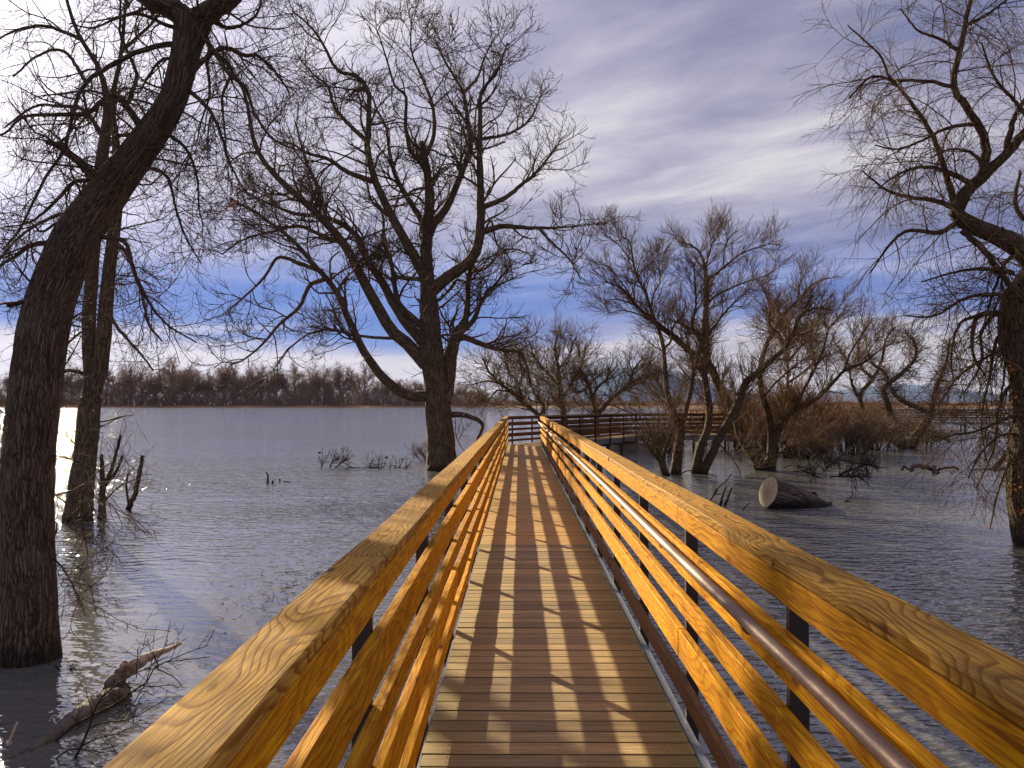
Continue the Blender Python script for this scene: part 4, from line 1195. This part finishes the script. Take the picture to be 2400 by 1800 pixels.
# sawn log, cut face towards the walk
base = at(1830, 1168, 20.7)
root = empty('sawn_log', (base[0], base[1], 0)); prop(root, 'thick sawn log with pale cut face lying in the water', 'log')
bpy.context.view_layer.update()
r0 = 0.335
c0 = at(1800, 1153, 20.4)
axis = nrm(np.array([0.92, 0.30, -0.29]))
K = np.array([[*(c0), r0], [*(c0 + axis * .5), r0 * .98], [*(c0 + axis * 1.0), r0 * .85], [*(c0 + axis * 1.5), r0 * .55], [*(c0 + axis * 1.9), r0 * .3]])
Q_ = catmull(K, 40)
Q_[:, :3] -= c0; Q_[:, :3] += c0
tb = Tubes(); tb.add(Q_[:, :3], Q_[:, 3], 48, disp=rough_disp(.05, 4)); tb.build('log_body', M_LOGB, root)
vb = np.concatenate(tb.V)[:48]
def cut_material():
    m, nt, b, out = new_mat('sawn_end_grain')
    a = N(nt, 'ShaderNodeAttribute', attribute_name='bark')
    wn = N(nt, 'ShaderNodeTexNoise', i_Scale=6.0, i_Detail=4.0); L(nt, a.outputs['Vector'], wn.inputs['Vector'])
    sp = N(nt, 'ShaderNodeSeparateXYZ'); L(nt, a.outputs['Vector'], sp.inputs[0])
    r = math_n(nt, 'SQRT', math_n(nt, 'ADD', math_n(nt, 'MULTIPLY', sp.outputs[0], sp.outputs[0]), math_n(nt, 'MULTIPLY', sp.outputs[1], sp.outputs[1])))
    rr = math_n(nt, 'ADD', r, math_n(nt, 'MULTIPLY', wn.outputs[0], .05))
    ring = ramp(nt, math_n(nt, 'FRACT', math_n(nt, 'MULTIPLY', rr, 22)), [(0, .0), (.7, 1), (1, .0)])
    ang = math_n(nt, 'ARCTAN2', sp.outputs[1], sp.outputs[0])
    cb = N(nt, 'ShaderNodeCombineXYZ'); L(nt, math_n(nt, 'MULTIPLY', ang, 4.5), cb.inputs[0]); L(nt, math_n(nt, 'MULTIPLY', r, 2), cb.inputs[1])
    cn = N(nt, 'ShaderNodeTexNoise', i_Scale=1.6, i_Detail=3.0); L(nt, cb.outputs[0], cn.inputs['Vector'])
    crack = ramp(nt, math_n(nt, 'ABSOLUTE', math_n(nt, 'SUBTRACT', cn.outputs[0], .5)), [(0.0, 1.0), (0.09, 0.0)])
    inner = ramp(nt, r, [(.06, 1.0), (.30, .15)])
    c = mixc(nt, ring, (0.46, 0.33, 0.17), (0.68, 0.53, 0.31))
    c = mixc(nt, math_n(nt, 'MULTIPLY', crack, inner), c, (0.07, 0.04, 0.02))
    L(nt, c, b.inputs['Base Color']); b.inputs['Roughness'].default_value = .8
    return m
cc = vb.mean(0)
rings = 10; V = [cc - axis * .004]; A = [(0, 0, 0)]
for k in range(1, rings + 1):
    for i in range(48):
        V.append(cc + (vb[i] - cc) * k / rings - axis * (.004 if k < rings else 0.0)); th = i / 48 * 2 * math.pi
        A.append((math.cos(th) * r0 * k / rings, math.sin(th) * r0 * k / rings, 0))
T3 = [(0, 1 + (i + 1) % 48, 1 + i) for i in range(48)]
Q4 = [(1 + k * 48 + i, 1 + k * 48 + (i + 1) % 48, 1 + (k + 1) * 48 + (i + 1) % 48, 1 + (k + 1) * 48 + i) for k in range(rings - 1) for i in range(48)]
mesh_obj('cut_face', np.array(V) - np.array(root.location), [np.array(T3), np.array(Q4)], cut_material(), root, A)

def sticks(name, label, cat, Y, specs, mat, tmat=None, extra=None, sc=(1, 0, 0), k=8, disp=None, group=None, curveM=16):
    t = Tree(Y, *sc, M=curveM, depth=0.1)
    for i, (pts, r0_, r1_) in enumerate(specs):
        amp = 0 if i == 0 else None
        t.add(pts, r0_, r1_, amp=amp, attach=i > 0)
    base = t.P[0].mean(0)
    root = empty(name, (base[0], base[1], 0)); prop(root, label, cat, group)
    bpy.context.view_layer.update()
    tb = Tubes()
    for p, r in zip(t.P, t.R): tb.add(p, r, k, disp=disp if r.max() > .03 else None)
    tb.build('wood', mat, root)
    if extra:
        P, Rr = t.arr(); tb = Tubes()
        c, cr = grow(P, Rr, **extra); tb.add(c, cr, 4, cap=False)
        c2, cr2 = grow(c, cr, len(c) * 2, extra['length'] * .45, m=5, rmin=extra['rmin'] * .8, rmax=extra['rmin'], zmin=-.05)
        tb.add(c2, cr2, 3, cap=False)
        if len(c) + len(c2) > 36 or name == 'floating_brush': tb.build('twigs', tmat or mat, root)
    return root

# driftwood in the lower left, in water at about six metres
SD = (0.2712, 0, 1400)
dsp = rough_disp(.07, 5)
t = Tree(6.0, *SD, M=40, depth=0.05)
t.add([(60, 1440), (200, 1380), (420, 1260), (620, 1100), (800, 970), (960, 880), (1090, 860)], 60, 70, amp=1.25, attach=False, rad=[50, 58, 74, 92, 88, 84, 66])
t.add([(960, 900), (1000, 960), (1040, 1030)], 60, 30)
root = empty('driftwood_log', (t.P[0].mean(0)[0], t.P[0].mean(0)[1], 0)); prop(root, 'thick grey driftwood log half sunk beside the near left railing', 'driftwood')
bpy.context.view_layer.update()
tb = Tubes()
for p, r in zip(t.P, t.R): tb.add(p, r, 28, disp=dsp)
tb.build('wood', M_DRIFT, root)
t = Tree(7.3, *SD, M=40, depth=0.05)
t.add([(900, 800), (980, 720), (1080, 640), (1200, 560), (1320, 500), (1450, 450), (1560, 400)], 60, 12, amp=.6, attach=False, rad=[20, 52, 60, 48, 36, 22, 14])
t.add([(1040, 690), (1070, 620), (1080, 575)], 44, 30, amp=-.1)
t.add([(1000, 720), (1060, 760), (1100, 790)], 46, 26, amp=-.1)
root = empty('driftwood_log', (t.P[0].mean(0)[0], t.P[0].mean(0)[1], 0)); prop(root, 'pale pointed driftwood limb with broken knob above the sunken log', 'driftwood')
bpy.context.view_layer.update()
tb = Tubes()
for p, r in zip(t.P, t.R): tb.add(p, r, 24, disp=dsp)
tb.build('wood', M_DRIFT, root)
sticks('fallen_branch', 'dark thin branching stick lying over the driftwood logs', 'branch', 6.3, [
    ([(230, 1475), (430, 1290), (620, 1120), (800, 1020), (1000, 920), (1150, 810), (1250, 760), (1340, 600), (1420, 560), (1600, 540), (1810, 515)], 14, 4),
    ([(1340, 605), (1500, 690), (1570, 760)], 6, 4), ([(1340, 600), (1500, 530), (1640, 470), (1800, 415)], 6, 3),
    ([(1240, 770), (1360, 770), (1475, 755), (1540, 790)], 5, 3),
    ([(1370, 600), (1330, 500), (1290, 640), (1250, 760), (1160, 900), (1060, 1050)], 5, 3)], M_WET, k=6, sc=SD,
    extra=dict(n=26, length=.22, ang=(25, 60), m=6, rmax=.004, rmin=.0024, zmin=-.05, jit=.1))
sticks('fallen_branch', 'dark stick crossing upright over the sunken driftwood log', 'branch', 6.0, [
    ([(610, 1475), (700, 1290), (770, 1120), (850, 900), (1000, 760), (1200, 640), (1330, 580), (1450, 370)], 13, 3),
    ([(770, 1120), (900, 1080), (1100, 1060), (1300, 960), (1460, 860)], 8, 3), ([(700, 1290), (840, 1220), (1000, 1180), (1170, 1110)], 8, 3),
    ([(400, 1475), (600, 1320), (900, 1340)], 9, 4), ([(1150, 1110), (1165, 960)], 4, 3), ([(1180, 700), (1190, 440)], 4, 3)], M_WET, k=6, sc=SD,
    extra=dict(n=60, length=.26, ang=(25, 70), m=6, rmax=.004, rmin=.0024, zmin=-.05, jit=.12))
sticks('reed_stub', 'broken pale reed stalk in the glittering water at lower left', 'reed', 5.6, [([(70, 1280), (110, 1180), (150, 1080)], 12, 9)], M_DRIFT, k=6, sc=SD)
sticks('fallen_branch', 'small dark twig sticking out at the foot of the leaning trunk', 'branch', 8.0, [
    ([(470, 590), (540, 640), (600, 660), (650, 640)], 9, 4), ([(540, 640), (510, 690)], 6, 3), ([(600, 655), (610, 600)], 5, 3)], M_WET, k=6, sc=SD,
    extra=dict(n=40, length=.12, ang=(25, 70), m=5, rmax=.003, rmin=.002, zmin=-.05))

# things in the water on the right (region set out at .2411)
SR = (0.2411, 1900, 900)
S3 = (0.2260, 1560, 1000)
sticks('drift_branch', 'crooked dark driftwood arching out of the water in front of the crooked tree', 'driftwood', 27.0, [
    ([(985, 850), (1000, 800), (1080, 800), (1190, 830), (1240, 870)], 20, 24), ([(1205, 880), (1200, 830), (1205, 795)], 24, 18),
    ([(890, 840), (905, 800), (960, 835)], 16, 8), ([(1240, 830), (1380, 810), (1440, 835)], 12, 12)], M_LOGB, k=10, sc=SR, disp=dsp)
sticks('drift_stump', 'slanting grey drift stump beside the right-hand trunk', 'driftwood', 25.5, [
    ([(1780, 835), (1850, 740), (1910, 670)], 36, 18), ([(1790, 830), (1920, 820)], 22, 16), ([(1910, 670), (1950, 780)], 10, 8), ([(1560, 832), (1780, 832)], 6, 8)], M_LOGB, k=10, sc=SR, disp=dsp)
sticks('bent_twig', 'single thin bent twig standing in open water right of the log', 'twig', 20.7, [
    ([(330, 1150), (380, 1110), (405, 1070), (400, 1000), (395, 945)], 9, 3), ([(340, 1140), (400, 1145)], 6, 5)], M_WET, k=6, sc=SR)
sticks('floating_brush', 'tangled pile of floating brush behind the sawn log', 'brush', 24.0, [
    ([(1800, 500), (1900, 460), (2060, 400), (2200, 408)], 13, 5), ([(1650, 370), (1800, 345), (2000, 375), (2140, 400)], 7, 4),
    ([(1320, 465), (1450, 470), (1560, 500)], 7, 4), ([(1230, 430), (1300, 400), (1500, 425)], 7, 4), ([(1655, 530), (1660, 400), (1650, 290)], 5, 3),
    ([(1700, 520), (1900, 515), (2110, 520)], 9, 6), ([(1600, 505), (1680, 420), (1760, 350)], 5, 3)], M_WET, k=6, sc=S3,
    extra=dict(n=300, length=.5, ang=(35, 90), m=6, rmax=.011, rmin=.008, zmin=-.05, up=.25, jit=.12))
sticks('dead_branch', 'grey forked dead stems jutting from the water left of the sawn log', 'branch', 20.9, [
    ([(565, 825), (590, 730), (625, 625)], 15, 9), ([(615, 825), (650, 730), (690, 630)], 14, 9)], M_LOGB, k=8, sc=S3)
sticks('dead_branch', 'long thin grey branch rising behind the forked dead stems', 'branch', 22.0, [
    ([(455, 770), (510, 700), (540, 640), (620, 570), (690, 490)], 10, 5), ([(510, 700), (600, 695)], 6, 4), ([(530, 650), (505, 700)], 14, 12)], M_LOGB, M_WET, k=8, sc=S3,
    extra=dict(n=12, length=.4, ang=(25, 60), m=6, rmax=.006, rmin=.004, zmin=-.05))
sticks('bent_twig', 'short twig poking out of the water just left of the log face', 'twig', 20.0, [([(800, 860), (840, 820), (885, 785)], 9, 4)], M_WET, k=6, sc=S3)
sticks('drift_branch', 'knobbly broken root wood trailing behind the sawn log', 'driftwood', 20.9, [
    ([(1440, 690), (1550, 690), (1550, 750)], 18, 14), ([(1500, 770), (1600, 790), (1720, 800)], 22, 18), ([(1330, 620), (1420, 640)], 8, 6)], M_LOGB, k=8, sc=S3, disp=dsp)
sticks('fallen_branch', 'curved thin branch dipping into water at the feet of the willow trunks', 'branch', 29.0, [
    ([(130, 510), (200, 465), (300, 455), (400, 470), (550, 530)], 7, 4)], M_WET, k=6, sc=S3)

# things in the water on the left (region at .3165)
SL = (0.3165, 500, 780)
sticks('floating_brush', 'tuft of grass-like twigs with floating debris left of the cottonwood', 'brush', 33.0, [
    ([(860, 1005), (880, 960), (930, 920)], 6, 3), ([(1010, 1000), (1100, 1005), (1190, 1000), (1290, 1005), (1440, 1003)], 9, 4), ([(800, 995), (810, 960)], 6, 3), ([(900, 1005), (950, 960), (995, 935)], 6, 3)],
    M_WET, k=6, sc=SL, extra=dict(n=90, length=.7, ang=(20, 90), m=6, rmax=.013, rmin=.010, zmin=-.05, up=.35, jit=.08))
sticks('dead_stake', 'two short dark stakes poking from the water left of the boardwalk', 'stake', 26.5, [
    ([(400, 1115), (405, 1060), (390, 1035)], 10, 5), ([(435, 1140), (440, 1095)], 9, 7)], M_WET, k=6, sc=SL)
sticks('dead_stake', 'lone thin stake right of the two short dark stakes', 'stake', 27.0, [([(492, 1120), (492, 1075)], 5, 4), ([(520, 1098), (580, 1108)], 4, 3)], M_WET, k=6, sc=SL)
sticks('floating_debris', 'small row of dark floating lumps left of the short stakes', 'debris', 26.8, [
    ([(210, 1130), (235, 1118), (255, 1130)], 13, 9), ([(135, 1122), (155, 1122)], 8, 6), ([(20, 1115), (38, 1117)], 8, 6), ([(290, 1128), (390, 1110)], 5, 5)], M_WET, k=6, sc=SL)
sticks('floating_debris', 'tiny dark lump floating above the tuft of brush', 'debris', 38, [([(782, 888), (794, 888)], 8, 6)], M_WET, k=6, sc=SL)
sticks('floating_debris', 'tiny dark lump floating between brush tuft and cottonwood trunk', 'debris', 36.0, [([(1276, 925), (1290, 922)], 9, 6)], M_WET, k=6, sc=SL)
# weedy water plants by the left railing
tb = Tubes()
n = 300
cx = at(735, 946, 11.6)
b_ = np.column_stack([cx[0] + rng.normal(size=n) * .42, cx[1] + rng.normal(size=n) * .9, np.full(n, -.03)])
ln = rng.uniform(.02, .065, n)
P = np.stack([b_, b_ + np.column_stack([rng.normal(size=n) * .02, rng.normal(size=n) * .02, ln * .7]), b_ + np.column_stack([rng.normal(size=n) * .06, rng.normal(size=n) * .06, ln])], 1)
tb.add(P, np.stack([np.full(n, .005), np.full(n, .004), np.full(n, .002)], 1), 3, cap=False)
prop(tb.build('water_weeds', M_WET), 'dark weeds breaking the water surface beside the left railing', 'weeds', kind='stuff')

# ------------------------------------------------------------------ light
SUN_AZ, SUN_EL = -30.5, 19.6
sd = np.array([math.sin(R(SUN_AZ)) * math.cos(R(SUN_EL)), math.cos(R(SUN_AZ)) * math.cos(R(SUN_EL)), math.sin(R(SUN_EL))])
ld = bpy.data.lights.new('sun', 'SUN'); ld.energy = 5.0; ld.angle = R(0.6); ld.color = (1.0, 0.84, 0.55)
lo = bpy.data.objects.new('sun', ld); C.objects.link(lo)
lo.rotation_euler = Vector(-sd).to_track_quat('-Z', 'Y').to_euler()

wd = bpy.data.worlds.new('World'); bpy.context.scene.world = wd; wd.use_nodes = True
nt = wd.node_tree; nt.nodes.clear()
out = nt.nodes.new('ShaderNodeOutputWorld'); bg = nt.nodes.new('ShaderNodeBackground'); L(nt, bg.outputs[0], out.inputs[0])
sky = nt.nodes.new('ShaderNodeTexSky'); sky.sky_type = 'NISHITA'; sky.sun_disc = False
sky.sun_elevation = R(SUN_EL); sky.sun_rotation = R(SUN_AZ); sky.air_density = 1.2; sky.dust_density = 0.6; sky.ozone_density = 2.5
tc = nt.nodes.new('ShaderNodeTexCoord')
dirv = tc.outputs['Generated']
sp = nt.nodes.new('ShaderNodeSeparateXYZ'); L(nt, dirv, sp.inputs[0])
z = math_n(nt, 'MAXIMUM', sp.outputs[2], 0.0)
zz = math_n(nt, 'ADD', z, 0.10)
cu = nt.nodes.new('ShaderNodeCombineXYZ')
L(nt, math_n(nt, 'DIVIDE', sp.outputs[0], zz), cu.inputs[0]); L(nt, math_n(nt, 'DIVIDE', sp.outputs[1], zz), cu.inputs[1])
def cloud_layer(az, sc, loc, detail, rough, dist):
    """noise drawn out along the compass direction az"""
    e1 = (math.sin(R(az)), math.cos(R(az)), 0); e2 = (math.cos(R(az)), -math.sin(R(az)), 0)
    c = nt.nodes.new('ShaderNodeCombineXYZ')
    for k, (e, q) in enumerate(((e1, sc[0]), (e2, sc[1]))):
        d = nt.nodes.new('ShaderNodeVectorMath'); d.operation = 'DOT_PRODUCT'; L(nt, cu.outputs[0], d.inputs[0]); d.inputs[1].default_value = e
        L(nt, math_n(nt, 'ADD', math_n(nt, 'MULTIPLY', d.outputs['Value'], q), loc[k]), c.inputs[k])
    n = N(nt, 'ShaderNodeTexNoise', i_Scale=1.0, i_Detail=detail, i_Roughness=rough, i_Distortion=dist)
    L(nt, c.outputs[0], n.inputs['Vector'])
    return n.outputs[0]
cl1 = cloud_layer(-62, (0.42, 1.05), (3.1, 1.7), 5.0, 0.52, 0.45)
cl2 = cloud_layer(-50, (1.5, 3.0), (0.4, 6.2), 8.0, 0.60, 0.45)
tone = math_n(nt, 'ADD', math_n(nt, 'MULTIPLY', cl1, 0.62), math_n(nt, 'MULTIPLY', cl2, 0.38))
ccol = ramp(nt, tone, [(0.38, (1.25, 1.3, 2.1)), (0.46, (1.8, 1.8, 2.65)), (0.54, (2.7, 2.6, 3.35)), (0.64, (4.3, 4.05, 4.35))])
# thin cloud near the horizon is paler and warmer
el = z
hz = ramp(nt, el, [(0.0, 1.0), (0.055, 0.75), (0.085, 0.0)])
ccol = mixc(nt, math_n(nt, 'MULTIPLY', hz, 0.8), ccol, (4.7, 4.1, 4.2))
# open blue gap low over the lake
wob = math_n(nt, 'MULTIPLY', math_n(nt, 'SUBTRACT', cloud_layer(-80, (0.25, 0.5), (9, 2), 4.0, 0.5, 0.4), 0.5), 0.13)
ew = math_n(nt, 'ADD', el, wob)
gap = ramp(nt, ew, [(0.062, 0.0), (0.080, 1.0), (0.130, 1.0), (0.165, 0.4), (0.22, 0.0)])
side = ramp(nt, math_n(nt, 'ADD', math_n(nt, 'MULTIPLY', sp.outputs[0], 0.5), 0.5), [(0.3, 1.0), (0.46, 0.9), (0.56, 0.55), (0.75, 0.65)])
gap = math_n(nt, 'MULTIPLY', gap, side)
holes = ramp(nt, tone, [(0.34, 0.35), (0.43, 0.0)])
opening = math_n(nt, 'MULTIPLY', math_n(nt, 'MAXIMUM', gap, holes), 0.86)
# blue sky from the sky texture, deep through the gaps
blue = mixc(nt, 0.97, sky.outputs[0], (0.25, 1.05, 4.0))
col = mixc(nt, opening, ccol, blue)
# cloud lit through near the sun
dt = nt.nodes.new('ShaderNodeVectorMath'); dt.operation = 'DOT_PRODUCT'; L(nt, dirv, dt.inputs[0]); dt.inputs[1].default_value = tuple(sd)
dd = math_n(nt, 'MAXIMUM', dt.outputs['Value'], 0.0)
g1 = math_n(nt, 'MULTIPLY', math_n(nt, 'POWER', dd, 11.0), math_n(nt, 'SUBTRACT', 1.0, math_n(nt, 'MULTIPLY', gap, 0.9)))
g2 = math_n(nt, 'MULTIPLY', math_n(nt, 'POWER', dd, 90.0), 1.0)
add = nt.nodes.new('ShaderNodeMix'); add.data_type = 'RGBA'; add.blend_type = 'ADD'; add.inputs[0].default_value = 1.0
gm = nt.nodes.new('ShaderNodeVectorMath'); gm.operation = 'SCALE'; gm.inputs[0].default_value = (2.5, 2.35, 2.6); L(nt, g1, gm.inputs['Scale'])
gm2 = nt.nodes.new('ShaderNodeVectorMath'); gm2.operation = 'SCALE'; gm2.inputs[0].default_value = (5.5, 5.0, 4.9); L(nt, g2, gm2.inputs['Scale'])
gs = vmath(nt, 'ADD', gm.outputs[0], gm2.outputs[0])
L(nt, col, add.inputs[6]); L(nt, gs, add.inputs[7])
L(nt, add.outputs[2], bg.inputs[0])
bg.inputs[1].default_value = 0.075

sc = bpy.context.scene
sc.view_settings.view_transform = 'Standard'; sc.view_settings.look = 'None'
sc.view_settings.exposure = 1.12; sc.view_settings.gamma = 1.0
sc.render.engine = 'CYCLES'
sc.cycles.max_bounces = 6; sc.cycles.diffuse_bounces = 3; sc.cycles.glossy_bounces = 3
sc.cycles.caustics_reflective = False; sc.cycles.caustics_refractive = False

# the air over the lake
hm = bpy.data.materials.new('thin_air_haze'); hm.use_nodes = True
hn = hm.node_tree; hn.nodes.clear()
ho = hn.nodes.new('ShaderNodeOutputMaterial'); hv = hn.nodes.new('ShaderNodeVolumePrincipled')
hv.inputs['Color'].default_value = (0.40, 0.62, 1.0, 1); hv.inputs['Density'].default_value = 0.000013; hv.inputs['Anisotropy'].default_value = 0.2
hn.links.new(hv.outputs[0], ho.inputs['Volume'])
hme = box_mesh(-13000, 13000, -80, 17000, -2.5, 620, 1)
hz_o = part('haze', hme, hm, None); prop(hz_o, kind='stuff')
